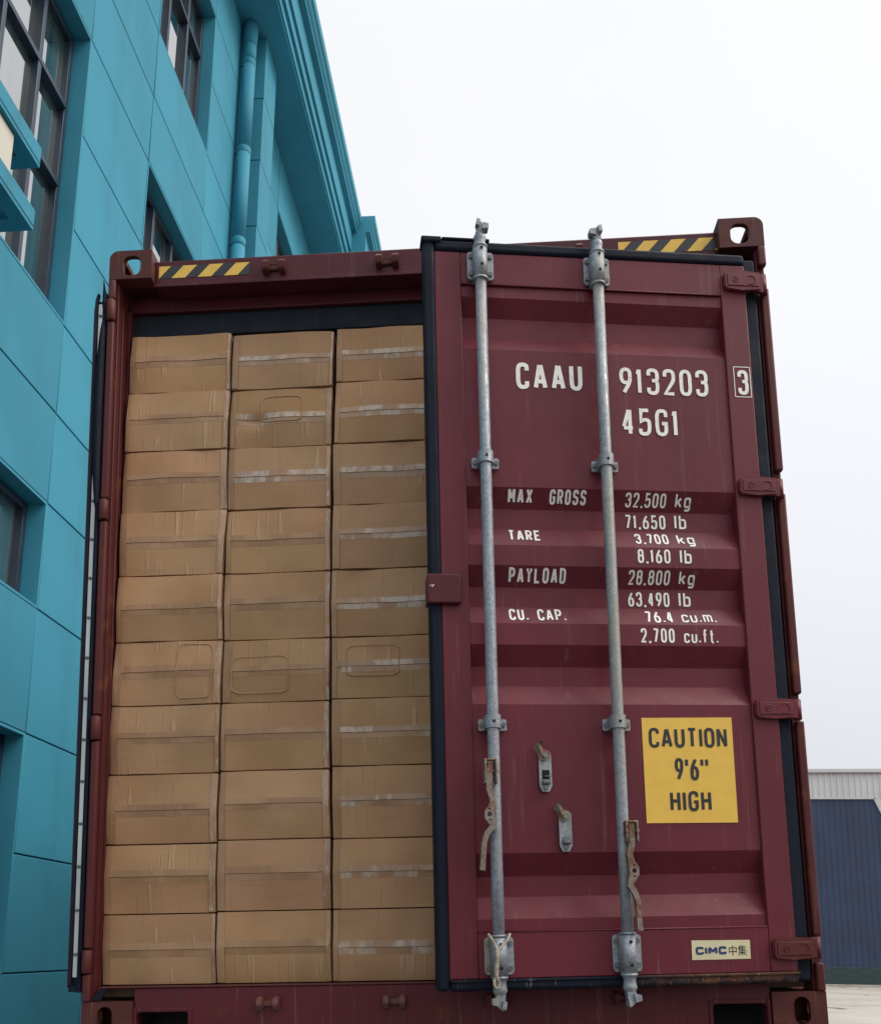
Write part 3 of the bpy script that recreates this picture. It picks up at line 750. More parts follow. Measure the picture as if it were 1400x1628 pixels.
# handles
def handle(path, y0, hub, name='door_handle', sgn=1):
    mb = MB(); u, z0, z1 = hub
    # clevis on the bar
    for du in (-0.017, 0.017):
        mb.box(u + du - 0.0035, u + du + 0.0035, 0.048, 0.088, z0, z1, 0.003)
    mb.box(u - 0.020, u + 0.020, 0.048, 0.058, z0 + .001, z1 - .001, 0.003)
    mb.tube([(u - 0.0235, 0.076, (z0 + z1) / 2), (u + 0.0235, 0.076, (z0 + z1) / 2)], 0.0055, 10)
    mb.box(u - 0.0175, u + 0.0175, 0.070, 0.0875, z1 - 0.007, z1 - 0.0005, 0.003)
    mb.build('handle_clevis', m_galvr, door)
    mb = MB(); L_, R_ = [], []
    P = [Vector((a, b)) for a, b, w_ in path]
    for i, (a, b, w_) in enumerate(path):
        d = (P[min(i + 1, len(P) - 1)] - P[max(i - 1, 0)]).normalized(); n = Vector((-d.y, d.x)) * w_ / 2
        L_.append(P[i] + n); R_.append(P[i] - n)
    mb.prism([tuple(p) for p in L_ + R_[::-1]], 'y', y0, y0 + 0.017)
    return mb.build(name, m_galvr, door)
h1 = handle([(1.044, 0.850, .018), (1.048, .79, .020), (1.048, .765, .019), (1.038, .730, .018), (1.041, .712, .023), (1.050, .695, .031), (1.050, .678, .031), (1.043, .662, .023), (1.040, .650, .019), (1.060, .628, .017), (1.069, .600, .016), (1.074, .545, .016), (1.077, .515, .017)], 0.064, (1.043, 0.782, 0.862))
h2 = handle([(0.604, 0.655, .018), (0.604, .60, .020), (0.606, .585, .019), (0.613, .560, .018), (0.610, .535, .021), (0.602, .515, .031), (0.602, .498, .031), (0.610, .480, .022), (0.616, .462, .019), (0.602, .438, .017), (0.594, .410, .016), (0.593, .350, .016), (0.592, .322, .017)], 0.066, (0.603, 0.597, 0.664))
for h, (u, z) in ((h1, (1.050, 0.687)), (h2, (0.602, 0.507))):
    cs = []
    for dz, r in ((0, .0075), (0.017, .0032), (-0.017, .0032)):
        mb = MB(); mb.tube([(u, 0.06, z + dz), (u, 0.12, z + dz)], r, 12); c_ = mb.build('c', m_dark); c_.parent = door; cs.append(c_)
    cut(h, cs)
    bv = h.modifiers.new('b', 'BEVEL'); bv.width = 0.002; bv.segments = 2; bv.limit_method = 'ANGLE'; bv.angle_limit = rad(40)
# handle catches
for (u0, u1, z0, z1, closed) in ((0.833, 0.874, 0.766, 0.884, False), (0.775, 0.816, 0.574, 0.688, True)):
    uc = (u0 + u1) / 2; r = (u1 - u0) / 2
    mb = MB()
    out = [(u0, z1), (u1, z1), (u1, z0 + r * 0.9), (uc + r * 0.55, z0), (uc - r * 0.55, z0), (u0, z0 + r * 0.9)]
    mb.prism(out, 'y', 0.000, 0.012 - .006)
    mb.box(uc - 0.013, uc + 0.011, 0.0055, 0.0068, z0 + 0.028, z0 + (0.045 if closed else 0.070), 0.0, mi=2)
    bolts(mb, [(uc, z0 + 0.014)], 0.006, 0.008)
    mb.build('handle_catch', [m_galv, m_bolt, m_dark], door)
    mb = MB(); zz = z0 + 0.026
    mb.tube([(uc - 0.012, 0.013, zz + .004), (uc + 0.012, 0.013, zz + .004)], 0.0085, 10)
    mb.box(uc - 0.013, uc + 0.013, 0.016, 0.021, zz, zz + (0.016 if closed else 0.012), 0.002)
    if not closed: mb.box(uc - 0.016, uc + 0.006, 0.012, 0.022, zz + 0.021, zz + 0.024)
    mb.build('catch_latch', m_bolt, door)
    # swinging hook on top: rusty, bent outwards at its end
    mb = MB()
    hk = [(uc - 0.016, z1 - 0.006), (uc + 0.002, z1 - 0.020), (uc + 0.016, z1 - 0.014), (uc + 0.027, z1 + 0.004), (uc + 0.037, z1 + 0.020), (uc + 0.030, z1 + 0.040), (uc + 0.010, z1 + 0.041), (uc + 0.013, z1 + 0.030), (uc + 0.008, z1 + 0.022), (uc - 0.012, z1 + 0.012), (uc - 0.020, z1 + 0.004)]
    mb.prism(hk, 'y', 0.007, 0.013)
    for v in mb.bm.verts:
        t = max(0, (v.co.z - z1 - 0.015) / 0.026); v.co.y += 0.022 * t * t
    bolts(mb, [(uc, z1 - 0.003)], 0.013, 0.0085)
    mb.build('catch_hook', [m_galvr, m_bolt], door)

# ------------------------------------------------------------------ stroke lettering
R0 = 0.34
GL = {
 'C': [[(1, .74), (1, 1, R0), (0, 1, R0), (0, 0, R0), (1, 0, R0), (1, .26)]],
 'A': [[(0, 0), (.45, 1)], [(.55, 1), (1, 0)], [(.2, .27), (.8, .27)]],
 'U': [[(0, 1), (0, 0, R0), (1, 0, R0), (1, 1)]],
 '9': [[(1, .62), (1, 1, R0), (0, 1, R0), (0, .42, R0), (1, .42, .2), (1, .66)], [(1, .62), (.9, .4, .1), (.28, 0)]],
 '1': [[(.0, .80), (.42, .985)], [(.5, 1), (.5, 0)]],
 '3': [[(0, .76), (0, 1, R0), (1, 1, R0), (1, .54, .18), (.4, .54)], [(.4, .54), (1, .54, .2), (1, 0, R0), (0, 0, R0), (0, .24)]],
 '2': [[(0, .74), (0, 1, R0), (1, 1, R0), (1, .58, .15), (0, 0), (1, 0)]],
 '0': [[(0, .5), (0, 1, R0), (1, 1, R0), (1, 0, R0), (0, 0, R0), (0, .5)]],
 '4': [[(.72, 0), (.72, 1)], [(.60, 1), (.02, .30)], [(0, .24), (1, .24)]],
 '5': [[(.95, 1), (.12, 1), (.05, .52), (.3, .6, .1), (1, .6, .2), (1, 0, R0), (0, 0, R0), (0, .22)]],
 '6': [[(0, .38), (0, 0, R0), (1, 0, R0), (1, .58, R0), (0, .58, .2), (0, .34)], [(0, .38), (.1, .6, .1), (.72, 1)]],
 '7': [[(0, 1), (1, 1)], [(1, 1), (.36, 0)]],
 '8': [[(.5, .54), (.04, .54, .18), (.04, 1, R0), (.96, 1, R0), (.96, .54, .18), (.5, .54)], [(.5, .54), (0, .54, .2), (0, 0, R0), (1, 0, R0), (1, .54, .2), (.5, .54)]],
 'G': [[(1, .74), (1, 1, R0), (0, 1, R0), (0, 0, R0), (1, 0, R0), (1, .46), (.55, .46)]],
 'M': [[(0, 0), (0, 1)], [(0, 1), (.5, .3)], [(.5, .3), (1, 1)], [(1, 1), (1, 0)]],
 'X': [[(0, 0), (1, 1)], [(0, 1), (1, 0)]],
 'R': [[(0, 0), (0, 1), (1, 1, R0), (1, .48, R0), (0, .48)], [(.5, .48), (1, 0)]],
 'O': [[(0, .5), (0, 1, R0), (1, 1, R0), (1, 0, R0), (0, 0, R0), (0, .5)]],
 'S': [[(1, .76), (1, 1, R0), (0, 1, R0), (0, .53, R0), (1, .5, R0), (1, 0, R0), (0, 0, R0), (0, .24)]],
 'T': [[(0, 1), (1, 1)], [(.5, 1), (.5, 0)]],
 'E': [[(1, 1), (0, 1), (0, 0), (1, 0)], [(0, .5), (.85, .5)]],
 'P': [[(0, 0), (0, 1), (1, 1, R0), (1, .46, R0), (0, .46)]],
 'Y': [[(0, 1), (.5, .5), (1, 1)], [(.5, .5), (.5, 0)]],
 'L': [[(0, 1), (0, 0), (1, 0)]],
 'D': [[(0, 0), (0, 1), (1, 1, R0), (1, 0, R0), (0, 0)]],
 '.': [[(.0, .0), (.0, .12)]], ',': [[(.6, .06), (.2, -.12)]],
 'k': [[(0, 0), (0, 1)], [(.95, .66), (0, .24)], [(.35, .40), (1, 0)]],
 'g': [[(1, .3), (1, 0, .18), (0, 0, .18), (0, .66, .18), (1, .66, .1), (1, .2), (1, -.28, .18), (.05, -.28)]],
 'l': [[(.5, 0), (.5, 1)]],
 'b': [[(0, 1), (0, 0), (1, 0, .18), (1, .66, .18), (0, .66, .1)]],
 'c': [[(1, .48), (1, .66, .18), (0, .66, .18), (0, 0, .18), (1, 0, .18), (1, .18)]],
 'u': [[(0, .66), (0, 0, .18), (1, 0, .18), (1, .66)]],
 'm': [[(0, 0), (0, .66), (.5, .66, .12), (.5, 0)], [(.5, .5), (.5, .66, .12), (1, .66, .14), (1, 0)]],
 'f': [[(.4, 0), (.4, 1, .2), (.95, 1)], [(0, .62), (.85, .62)]],
 'I': [[(.5, 0), (.5, 1)]], 'N': [[(0, 0), (0, 1)], [(0, 1), (1, 0)], [(1, 0), (1, 1)]], 'H': [[(0, 0), (0, 1)], [(1, 0), (1, 1)], [(0, .52), (1, .52)]],
 "'": [[(.6, 1), (.6, .86), (.2, .68)]],
 't': [[(.4, 1), (.4, 0, .2), (.9, 0)], [(0, .66), (.85, .66)]],
}
def round_poly(pts):
    out = []
    for i, p in enumerate(pts):
        q = Vector(p[:2]); r = p[2] if len(p) > 2 else 0
        if r <= 0 or i == 0 or i == len(pts) - 1: out.append(q); continue
        a = Vector(pts[i - 1][:2]); b = Vector(pts[i + 1][:2])
        ra = min(r, (a - q).length * 0.5); rb = min(r, (b - q).length * 0.5)
        A = q + (a - q).normalized() * ra; B = q + (b - q).normalized() * rb
        for k in range(6):
            t = k / 5; out.append((1 - t) ** 2 * A + 2 * t * (1 - t) * q + t * t * B)
    return out
def ribbon(bm, pts, w_, yf, lvl):
    n = len(pts); L_, R_ = [], []
    for i in range(n):
        d1 = (pts[i] - pts[i - 1]).normalized() if i > 0 else None
        d2 = (pts[i + 1] - pts[i]).normalized() if i < n - 1 else None
        d1 = d1 or d2; d2 = d2 or d1
        n1 = Vector((-d1.y, d1.x)); n2 = Vector((-d2.y, d2.x)); m = (n1 + n2)
        if m.length < 1e-4: m = n1
        m.normalize(); k = 1 / max(0.72, m.dot(n1))
        L_.append(pts[i] + m * (w_ / 2) * k); R_.append(pts[i] - m * (w_ / 2) * k)
    def V(p): return bm.verts.new((p.x, yf(p.y) + lvl, p.y))
    vl = [V(p) for p in L_]; vr = [V(p) for p in R_]
    for i in range(n - 1):
        try: bm.faces.new((vl[i], vl[i + 1], vr[i + 1], vr[i]))
        except Exception: pass
def text(s, u_left, u_right, z0, z1, parent, m=m_white, off=0.0016, stroke=0.0125, widths=None, sl=0.0, name='lettering', flat=None, gp=0.33):
    """letters run from u_left down to u_right (as seen from outside)"""
    wd = {'I': 0.26, "'": 0.32, '1': 0.55, 'l': 0.30, '.': 0.30, ',': 0.34, 'M': 1.12, 'm': 1.35, 'f': 0.92, 't': 0.92, ' ': 0.8, 'A': 1.06}
    tot = sum(wd.get(c, 1.0) for c in s); gap = gp
    unit = (u_left - u_right) / (tot + gap * (len(s) - 1))
    mb = MB(); x = u_left; lv = 0
    zz0, zz1 = z0 + stroke / 2, z1 - stroke / 2
    for c in s:
        wo_ = wd.get(c, 1.0) * unit; wc = max(0.0, wo_ - stroke); xs = x - (stroke / 2 if wo_ > stroke else wo_ / 2)
        for st in GL.get(c, []):
            hs = (zz1 - zz0)
            raw = [(p[0] * wc, p[1] * hs, (p[2] * hs * 0.9 if len(p) > 2 else 0)) for p in st]
            rp = round_poly(raw); rp = [q for i_, q in enumerate(rp) if i_ == 0 or (q - rp[i_ - 1]).length > 1e-4]
            pts = [Vector((xs - p.x - sl * (p.y), zz0 + p.y)) for p in rp]
            if len(pts) > 1: ribbon(mb.bm, pts, stroke, (lambda z: depth(min(max(z, z0 - 0.02), z1 + .02))) if flat is None else (lambda z: flat), off + 0.0002 * (lv % 5)); lv += 1
        x -= wo_ + gap * unit
    me_o = mb.build(name, m, parent)
    return me_o
text('CAAU', .901, .668, 2.165, 2.264, door, stroke=.0150)
text('913203', .536, .218, 2.160, 2.260, door, stroke=.0130)
text('45G1', .536, .333, 2.006, 2.107, door, stroke=.0130)
text('3', .1115, .0735, 2.168, 2.262, door, stroke=.0125, flat=0.0)
mb = MB()
for k, (a, b) in enumerate((((.124, 2.274), (.065, 2.274)), ((.065, 2.274), (.065, 2.160)), ((.065, 2.160), (.124, 2.160)), ((.124, 2.160), (.124, 2.274)))):
    ribbon(mb.bm, [Vector(a), Vector(b)], 0.0028, lambda z: 0.0, 0.0012 + 0.0002 * k)
mb.build('check_digit_border', m_white, door)
for s, a, b, z0, z1, st in (('MAX', .940, .856, 1.759, 1.803, .0078), ('GROSS', .797, .670, 1.758, 1.802, .0072), ('32,500', .532, .389, 1.755, 1.798, .0062), ('kg', .356, .301, 1.757, 1.800, .0064),
                            ('71,650', .532, .389, 1.681, 1.732, .0068), ('lb', .357, .315, 1.684, 1.736, .0070), ('TARE', .942, .832, 1.621, 1.667, .0072), ('3,700', .505, .389, 1.616, 1.661, .0066), ('kg', .358, .297, 1.618, 1.661, .0066),
                            ('8,160', .506, .392, 1.544, 1.594, .0070), ('lb', .359, .318, 1.545, 1.595, .0070), ('PAYLOAD', .946, .752, 1.477, 1.523, .0074), ('28,800', .536, .392, 1.477, 1.521, .0062), ('kg', .360, .305, 1.479, 1.521, .0064),
                            ('63,490', .535, .391, 1.403, 1.454, .0068), ('lb', .359, .317, 1.405, 1.456, .0070), ('CU.', .949, .885, 1.341, 1.388, .0072), ('CAP.', .853, .758, 1.341, 1.388, .0068), ('76.4', .486, .390, 1.337, 1.385, .0070),
                            ('cu.m.', .360, .240, 1.340, 1.386, .0058), ('2,700', .510, .394, 1.266, 1.316, .0070), ('cu.ft.', .362, .244, 1.266, 1.314, .0062)):
    text(s, a, b, z0, z1, door, stroke=st)

def font_text(s, u_left, u_right, z0, z1, y, parent, m, bold=0.02, name='lettering'):
    cu = bpy.data.curves.new('t', 'FONT'); cu.body = s; cu.size = 1.0; cu.offset = bold; cu.resolution_u = 4
    o = bpy.data.objects.new('t', cu); COL.objects.link(o); bpy.context.view_layer.update()
    me = bpy.data.meshes.new_from_object(o.evaluated_get(bpy.context.evaluated_depsgraph_get())); bpy.data.objects.remove(o)
    xs = [v.co.x for v in me.vertices]; ys = [v.co.y for v in me.vertices]
    x0, x1, y0, y1 = min(xs), max(xs), min(ys), max(ys)
    for v in me.vertices:
        X = (v.co.x - x0) / (x1 - x0); Z = (v.co.y - y0) / (y1 - y0)
        v.co = (u_left + (u_right - u_left) * X, y, z0 + (z1 - z0) * Z)
    me.name = name; me.materials.clear(); me.materials.append(m)
    n = bpy.data.objects.new(name, me); COL.objects.link(n); n.parent = parent; return n
def sheet4(pts, y, name, m, parent, t=0.0006):
    mb = MB(); vs = [mb.bm.verts.new((a, y, b)) for a, b in pts]; f = mb.bm.faces.new(vs)
    r = bmesh.ops.extrude_face_region(mb.bm, geom=[f]); bmesh.ops.translate(mb.bm, vec=(0, -t, 0), verts=[v for v in r['geom'] if isinstance(v, bmesh.types.BMVert)])
    return mb.build(name, m, parent)
sheet4([(.524, 1.010), (.2175, 1.012), (.2195, .6625), (.525, .6630)], -0.0062, 'caution_sticker', m_yel, door)
text('CAUTION', .503, .238, .910, .977, door, m_blk, stroke=.0102, flat=-.0070, gp=.22)
text("9'6''", .421, .308, .802, .876, door, m_blk, stroke=.0104, flat=-.0070, gp=.25)
text('HIGH', .443, .305, .700, .767, door, m_blk, stroke=.0104, flat=-.0070, gp=.26)
sheet4([(.403, .288), (.211, .286), (.212, .227), (.404, .227)], 0.0006, 'maker_sticker', m_cream, door)
text('CIMC', .391, .290, .243, .268, door, m_navy, off=0.0002, stroke=.0070, flat=0.0013, gp=.16)
font_text('\u4e2d\u96c6', .282, .224, .2385, .270, 0.0014, door, m_blk, 0.0)

# ------------------------------------------------------------------ left door, swung right back along the side wall
LM = T(-0.052, 0.0, 0) @ Matrix.Rotation(rad(90.4), 4, 'Z')
ld = door_body(CN, LM)
door_panel(ld)
mb = MB()     # thick gasket lips seen edge-on
mb.prism([(-0.0475, 0.02), (-0.0475, -0.004), (-0.043, -0.010), (-0.036, -0.008), (-0.034, 0.02)], 'z', 0.172, 2.690)
mb.prism([(-0.0175, 0.02), (-0.0165, -0.008), (-0.009, -0.012), (-0.0035, -0.002), (-0.0035, 0.02)], 'z', 0.150, 2.720)
mb.box(-0.047, -0.006, -0.004, 0.02, 0.152, 0.171, 0.004); mb.box(-0.0345, -0.0175, 0.004, 0.02, 0.17, 2.69)
ldi = LM.inverted()
mb.build('gasket', m_rub, ld, ldi)
mb = MB()     # the lip has come loose and bulges over the strip in the upper third
n = 26; a = []; 
for k in range(n + 1):
    t = k / n; z = 1.86 + t * 0.74; b = math.sin(math.pi * t) ** 0.7
    a.append((-0.016 - 0.020 * b, -0.010 - 0.003 * b, z))
vs1 = [mb.bm.verts.new(p) for p in a]; vs2 = [mb.bm.verts.new((-0.0085, -0.012, p[2])) for p in a]; vs3 = [mb.bm.verts.new((-0.010, 0.004, p[2])) for p in a]; vs4 = [mb.bm.verts.new((p[0] + .002, p[1] + .005, p[2])) for p in a]
for k in range(n):
    for A, B in ((vs1, vs2), (vs2, vs3), (vs3, vs4), (vs4, vs1)):
        f = mb.bm.faces.new((A[k], A[k + 1], B[k + 1], B[k])); f.smooth = True
mb.build('loose_gasket_lip', m_rub, ld, ldi)
mb = MB()
mb.prism([(-0.046, 2.688), (-0.040, 2.712), (-0.034, 2.720), (-0.037, 2.700), (-0.034, 2.686)], 'y', -0.006, 0.012)
mb.prism([(-0.020, 2.66), (-0.019, 2.775), (-0.012, 2.735), (-0.0035, 2.715), (-0.003, 2.66)], 'y', -0.004, 0.006)
mb.build('gasket_tip', m_rub, ld, ldi)
mb = MB(); mb.box(-0.0340, -0.0180, -0.002, 0.0035, 0.200, 2.676, 0.001); st_ = mb.build('retaining_strip', m_strip, ld, ldi)
rv = None
for k in range(17):
    z = 0.275 + k * 0.147
    if rv is None:
        mb = MB(); mb.tube([(0, 0, 0), (0, -0.003, 0), (0, -0.0045, 0)], [0.0062, 0.0058, 0.003], 12); rv = o = mb.build('rivet', m_bolt, ld)
    else: o = rv.copy(); COL.objects.link(o)
    o.parent = ld; o.matrix_local = ldi @ T(-0.0260, -0.0022, z)
mb = MB(); mb.box(-0.0525, -0.0480, 0.0, 0.03, 0.166, 2.665, 0.0015); mb.build('door_edge', m_door, ld, ldi)

# ------------------------------------------------------------------ rope hanging on the lower bracket of the outer lock bar
DW = RC @ DM
rope = tag(empty('rope_loop', DW @ T(1.04, 0.085, 0.30)), 'short twisted dirty rope looped round the lower bracket of the door bar', 'rope')
def twist(path, r, turns, name):
    P = [Vector(p) for p in path]; seg = []
    for a, b in zip(P, P[1:]):
        for k in range(10): seg.append(a.lerp(b, k / 10))
    seg.append(P[-1]); mb = MB()
    # smooth the path a little
    for _ in range(6): seg = [seg[0]] + [(seg[i - 1] + seg[i] * 2 + seg[i + 1]) / 4 for i in range(1, len(seg) - 1)] + [seg[-1]]
    for s in range(3):
        pts = []
        for i, p in enumerate(seg):
            d = (seg[min(i + 1, len(seg) - 1)] - seg[max(i - 1, 0)]).normalized(); a = d.cross(Vector((0, 1, 0)))
            if a.length < 1e-3: a = Vector((1, 0, 0))
            a.normalize(); b = d.cross(a); t = turns * 2 * math.pi * i / len(seg) + s * 2.094
            pts.append(p + (a * math.cos(t) + b * math.sin(t)) * r * 0.55)
        mb.tube(pts, r * 0.62, 7)
    return mb.build(name, m_rope, rope)
twist([(0.014, -0.055, 0.018), (0.022, -0.022, 0.022), (0.012, 0.000, 0.004), (0.001, 0.004, -0.022), (0.000, 0.004, -0.036)], 0.0036, 7, 'strand')
twist([(-0.044, -0.055, 0.018), (-0.046, -0.022, 0.022), (-0.030, 0.000, 0.000), (-0.008, 0.005, -0.018), (0.001, 0.005, -0.034)], 0.0036, 7, 'strand')
twist([(0.000, 0.005, -0.030), (0.002, 0.005, -0.055), (0.004, 0.004, -0.080), (0.005, 0.003, -0.105)], 0.0060, 7, 'tail')
twist([(0.005, 0.003, -0.10), (0.013, 0.003, -0.118), (0.010, 0.003, -0.137), (0.000, 0.003, -0.137), (-0.005, 0.003, -0.122), (0.004, 0.003, -0.106)], 0.0040, 6, 'end_loop')

# ------------------------------------------------------------------ cartons
CC = [[(0.058, 0.051, 0.443, 0.442, 2.607, 2.367), (0.053, 0.046, 0.443, 0.435, 2.365, 2.127), (0.048, 0.041, 0.436, 0.44, 2.125, 1.884), (0.043, 0.044, 0.441, 0.428, 1.882, 1.632), (0.046, 0.04, 0.43, 0.433, 1.63, 1.381), (0.042, 0.036, 0.435, 0.429, 1.38, 1.143), (0.038, 0.035, 0.431, 0.428, 1.142, 0.894), (0.037, 0.037, 0.429, 0.429, 0.893, 0.646), (0.038, 0.038, 0.43, 0.43, 0.645, 0.405), (0.040, 0.044, 0.431, 0.437, 0.405, 0.167)],
      [(0.453, 0.449, 0.839, 0.831, 2.592, 2.362), (0.45, 0.444, 0.832, 0.827, 2.359, 2.123), (0.443, 0.443, 0.827, 0.824, 2.121, 1.878), (0.444, 0.438, 0.825, 0.824, 1.876, 1.631), (0.437, 0.438, 0.825, 0.822, 1.629, 1.377), (0.439, 0.436, 0.823, 0.82, 1.376, 1.144), (0.435, 0.435, 0.821, 0.821, 1.143, 0.898), (0.436, 0.434, 0.821, 0.825, 0.897, 0.654), (0.434, 0.435, 0.826, 0.827, 0.654, 0.409), (0.437, 0.441, 0.828, 0.83, 0.409, 0.167)],
      [(0.851, 0.846, 0, 0, 2.595, 2.375), (0.846, 0.838, 0, 0, 2.372, 2.126), (0.834, 0.835, 0, 0, 2.124, 1.881), (0.836, 0.831, 0, 0, 1.879, 1.63), (0.831, 0.829, 0, 0, 1.628, 1.375), (0.83, 0.829, 0, 0, 1.373, 1.147), (0.83, 0.832, 0, 0, 1.146, 0.904), (0.832, 0.834, 0, 0, 0.904, 0.65), (0.835, 0.834, 0, 0, 0.65, 0.409), (0.835, 0.834, 0, 0, 0.409, 0.167)]]
def face_grid(mb, f, x0, x1, z0, z1, t, nx, nz, yoff=0.0, lipz=0.0):
    """thin wavy sheet: quad corners given by f(u,v) -> (x,z); y from the shared bulge"""
    bm = mb.bm; V = {}
    for i in range(nx + 1):
        for j in range(nz + 1):
            u = x0 + (x1 - x0) * i / nx; v = z0 + (z1 - z0) * j / nz
            x, y, z = f(u, v); V[i, j] = bm.verts.new((x, y - yoff, z))
    for i in range(nx):
        for j in range(nz):
            q = bm.faces.new((V[i, j], V[i + 1, j], V[i + 1, j + 1], V[i, j + 1])); q.smooth = True
    edge = [V[i, 0] for i in range(nx + 1)] + [V[nx, j] for j in range(1, nz + 1)] + [V[i, nz] for i in range(nx - 1, -1, -1)] + [V[0, j] for j in range(nz - 1, 0, -1)]
    edge = [bm.verts.new(v.co) for v in edge]; back = [bm.verts.new((v.co.x, v.co.y + t, v.co.z)) for v in edge]
    for k in range(len(edge)): bm.faces.new((edge[k], edge[(k + 1) % len(edge)], back[(k + 1) % len(edge)], back[k]))
ORD = ['topmost', 'second from top', 'third from top', 'fourth from top', 'fifth from top', 'fifth from bottom', 'fourth from bottom', 'third from bottom', 'second from bottom', 'bottom']
STK = ['stack beside the corner post', 'middle stack', 'stack beside the ajar door']
PATCH = {(1, 1): (0.564, 0.719, 2.222, 2.326), (0, 5): (0.272, 0.400, 1.166, 1.366), (1, 5): (0.470, 0.677, 1.178, 1.312), (2, 5): (0.883, 1.072, 1.228, 1.340)}
LOOK = {(0, 0): 'plain carton', (1, 0): 'speckled carton with pale tape patch', (2, 0): 'carton with wrinkled shiny tape', (0, 1): 'creased brown carton',
        (1, 1): 'dented carton with handle cut-out', (2, 1): 'carton with bright split tape band', (0, 5): 'carton with tall rounded handle outline', (1, 5): 'carton with wide rounded handle outline', (2, 5): 'shiny-taped carton with handle outline',
        (2, 2): 'carton with pale tape band', (2, 3): 'carton with shiny wrinkled tape', (2, 4): 'carton with patchy shiny tape', (2, 6): 'carton with streaky shiny tape', (0, 9): 'carton with creased upper flap', (1, 9): 'carton with torn film at its corner'}
for ci in range(3):
    for ri in range(10):
        rnd = random.Random(100 * ci + ri)
        a0, a1, b0, b1, zt, zb = CC[ci][ri]
        if ci == 2: b0, b1 = a0 + 0.388, a1 + 0.388
        zt -= 0.0015; zb += 0.0015
        dzr = {0: -0.007, 1: -0.004, 2: -0.003}[ci] if 0 < ri < 9 else (-0.012 if ci == 0 and ri == 0 else 0)
        yf = 0.06 + 0.0045 * (10 - ri) + rnd.uniform(-0.004, 0.004)
        seam = 0.5 + rnd.uniform(-0.035, 0.035); ph = [rnd.uniform(0, 6.28) for _ in range(6)]; amp = rnd.uniform(0.8, 1.5)
        dent = PATCH.get((ci, ri))
        s0, s1 = a0 + 0.0, b0 - 0.0
        tiltz = rnd.uniform(-0.004, 0.001)
        base = Vector(((a1 + b1) / 2, yf, zb))
        def F(u, v, a0=a0, a1=a1, b0=b0, b1=b1, zt=zt, zb=zb, yf=yf, seam=seam, ph=ph, amp=amp, dent=dent, ci=ci, ri=ri, base=base):
            xl = a1 + (a0 - a1) * v; xr = b1 + (b0 - b1) * v
            z = zb + (zt - zb) * v; x = xl + (xr - xl) * u
            e = min(u, 1 - u) * 1.0; ev = min(v, 1 - v)
            tent = -0.0095 * amp * (1 - abs(v - seam) / (seam if v < seam else 1 - seam))
            bulge = tent - 0.0016 * amp * math.sin(math.pi * min(1, max(0, u))) ** 0.6 * math.sin(math.pi * min(1, max(0, v))) ** 0.7
            wav = 0.0024 * amp * (math.sin(7 * u + ph[0] + 2 * v) + math.sin(13 * u + ph[1] - 3 * v) * 0.5 + math.sin(5 * v + ph[2]) * 0.5)
            side = 0.0016 * math.exp(-(u / 0.02) ** 2) + 0.0026 * math.exp(-((1 - u) / 0.02) ** 2) * (1 + 0.7 * math.sin(19 * v + ph[3]) + 0.5 * math.sin(41 * v + ph[4]))
            sm = 0.0
            y = yf + bulge + wav + side + sm
            if dent and ci == 1 and ri == 1: y += 0.012 * math.exp(-((u - .25) / .12) ** 2 - ((v - .45) / .10) ** 2)
            if ri == 5: y += 0.010 * math.exp(-((u - (0.03 if ci != 0 else 0.06)) / .06) ** 2 - ((v - .55) / .3) ** 2)
            return (x - base.x, y - base.y, z - base.z)
        k = 0.96 + rnd.uniform(-0.09, 0.06)
        tint = (k, k * rnd.uniform(0.985, 1.01), k * rnd.uniform(0.96, 1.03))
        # body behind the flaps
        mb = MB(); bm = mb.bm
        q = [F(0, 0), F(1, 0), F(1, 1), F(0, 1)]
        fr = [bm.verts.new((x, 0.006, z)) for x, y, z in q]; bk = [bm.verts.new((x, 0.38, z)) for x, y, z in q]
        bm.faces.new(fr); bm.faces.new(bk[::-1])
        for i in range(4): bm.faces.new((fr[i], bk[i], bk[(i + 1) % 4], fr[(i + 1) % 4]))
        bmesh.ops.bevel(bm, geom=list(bm.edges), offset=0.004, segments=2, affect='EDGES')
        box = mb.build('cardboard_box', m_card, None, RC @ Matrix.Translation(base), tint)
        lk = LOOK.get((ci, ri), 'brown cardboard carton')
        tag(box, f'{lk}, {ORD[ri]} in the {STK[ci]}', 'box', 'cartons stacked in the container')
        for nm, v0, v1, yo in (('flap', 0.004, seam - 0.0025, 0.0), ('flap', seam + 0.0025, 0.996, 0.0016)):
            mb = MB(); face_grid(mb, F, 0.004, 0.996, v0, v1, 0.0145, 22, 8, yo)
            mb.build(nm, m_card, box, None, tuple(t * rnd.uniform(0.97, 1.02) for t in tint))
        tg = ci == 2 or (ci == 1 and ri in (0, 1, 2)); tw = 0.088 + rnd.uniform(-.01, .015)
        for v0, v1, yo in ((seam - tw, seam - 0.0032, 0.0008), (seam + 0.0032, seam + tw, 0.0024)):
            mb = MB(); face_grid(mb, F, 0.006, 0.994, v0, v1, 0.0003, 30, 5, yo - .0003)
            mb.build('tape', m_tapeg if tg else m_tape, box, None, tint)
        for (u0, u1) in ((0.004, 0.055 + rnd.uniform(-.02, .03)), (0.968 + rnd.uniform(-.03, .01), 0.997)):
            mb = MB(); face_grid(mb, F, u0, u1, 0.012, 0.985, 0.0006, 4, 14, 0.0034)
            mb.build('edge_tape', m_tapee if u1 > 0.9 else m_tape, box, None, tint)
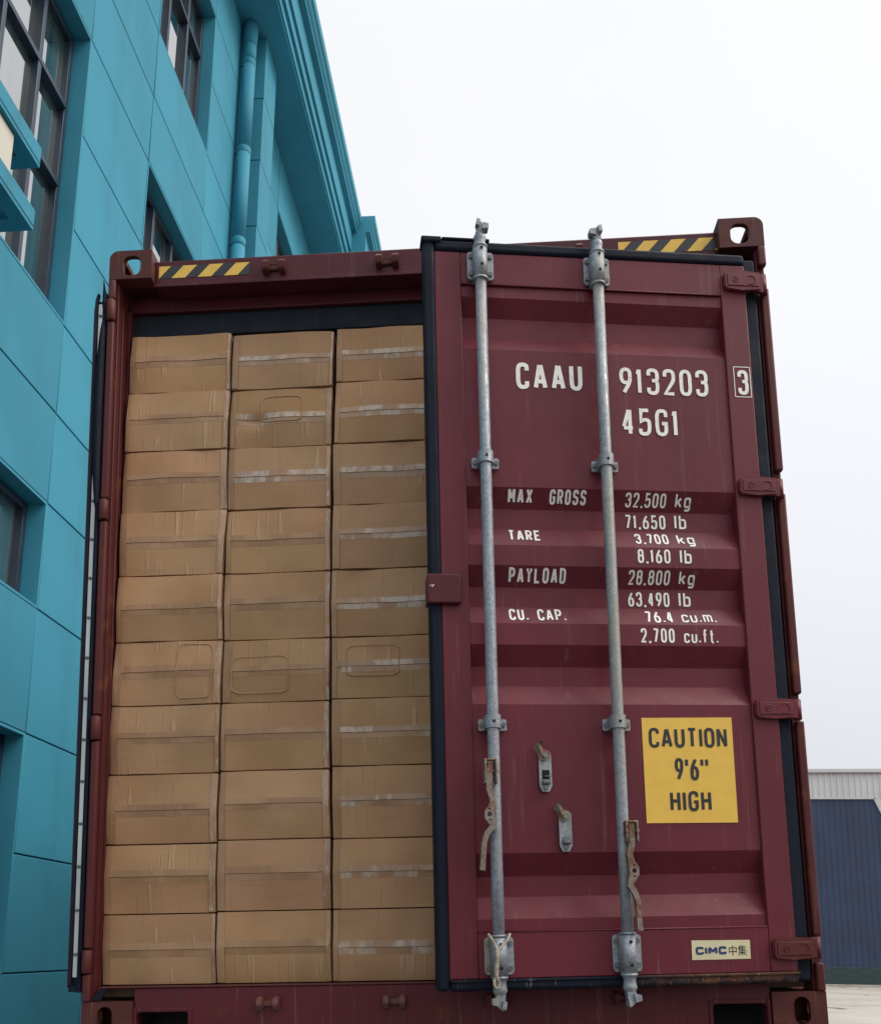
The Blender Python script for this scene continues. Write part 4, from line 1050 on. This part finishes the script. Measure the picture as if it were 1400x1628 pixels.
        if dent:
            px0, px1, pz0, pz1 = dent
            U = lambda x: (x - (a0 + a1) / 2) / ((b0 + b1 - a0 - a1) / 2); Vv = lambda z: (z - zb) / (zt - zb)
            u0, u1, v0, v1 = U(px0), U(px1), Vv(pz0), Vv(pz1)
            o0 = rrect(0, 1, 0, 1, 0.17, 5); out = []
            for p_, q_ in zip(o0, o0[1:] + o0[:1]):
                m_ = max(1, int(math.hypot(q_[0] - p_[0], q_[1] - p_[1]) / 0.06))
                out += [(p_[0] + (q_[0] - p_[0]) * t_ / m_, p_[1] + (q_[1] - p_[1]) * t_ / m_) for t_ in range(m_)]
            mb = MB(); bm = mb.bm; rings = []; W2, H2 = px1 - px0, pz1 - pz0
            for dd, yy in ((0.0018, 0.0030), (0.0, 0.0046), (-0.0012, 0.0044), (-0.0034, 0.0028)):
                rg_ = []
                for (a, b) in out:
                    sx = 1 + 2 * dd / W2; sz = 1 + 2 * dd / H2
                    x, y, z = F(u0 + (u1 - u0) * (0.5 + (a - .5) * sx), v0 + (v1 - v0) * (0.5 + (b - .5) * sz)); rg_.append(bm.verts.new((x, y - yy, z)))
                rings.append(rg_)
            n = len(out)
            for A, B in zip(rings, rings[1:]):
                for i in range(n): bm.faces.new((A[i], A[(i + 1) % n], B[(i + 1) % n], B[i])).smooth = True
            mb.build('handle_flap', m_card, box, None, tint)

# ------------------------------------------------------------------ trailer chassis that carries the container
ch = tag(empty('trailer_chassis', T(1.2, 0.3, GZ)), 'black trailer chassis under the container', 'trailer')
mb = MB()
for x in (-0.5, 0.38): mb.box(x, x + 0.12, 0.0, 12.0, 0.75, 1.02, 0.01)
mb.build('beam', m_chassis, ch)
for y in (0.05, 4.2, 8.2, 11.6):
    mb = MB(); mb.box(-1.18, 1.15, y, y + 0.14, 1.03, 1.245, 0.01); mb.build('bolster', m_chassis, ch)
mb0 = None
for y in (1.8, 3.1):
    mb = MB(); mb.tube([(-1.0, y, 0.5), (1.0, y, 0.5)], 0.06, 12); mb.build('axle', m_chassis, ch)
    for x in (-1.05, 0.80):
        mb = MB(); mb.tube([(x, y, 0.5), (x + 0.02, y, 0.5), (x + 0.23, y, 0.5), (x + 0.25, y, 0.5)], [0.44, 0.49, 0.49, 0.44], 28); w_ = mb.build('wheel', m_tyre, ch)
        mb = MB(); mb.tube([(x - 0.01, y, 0.5), (x + 0.26, y, 0.5)], 0.27, 20); mb.build('rim', m_galv, w_)
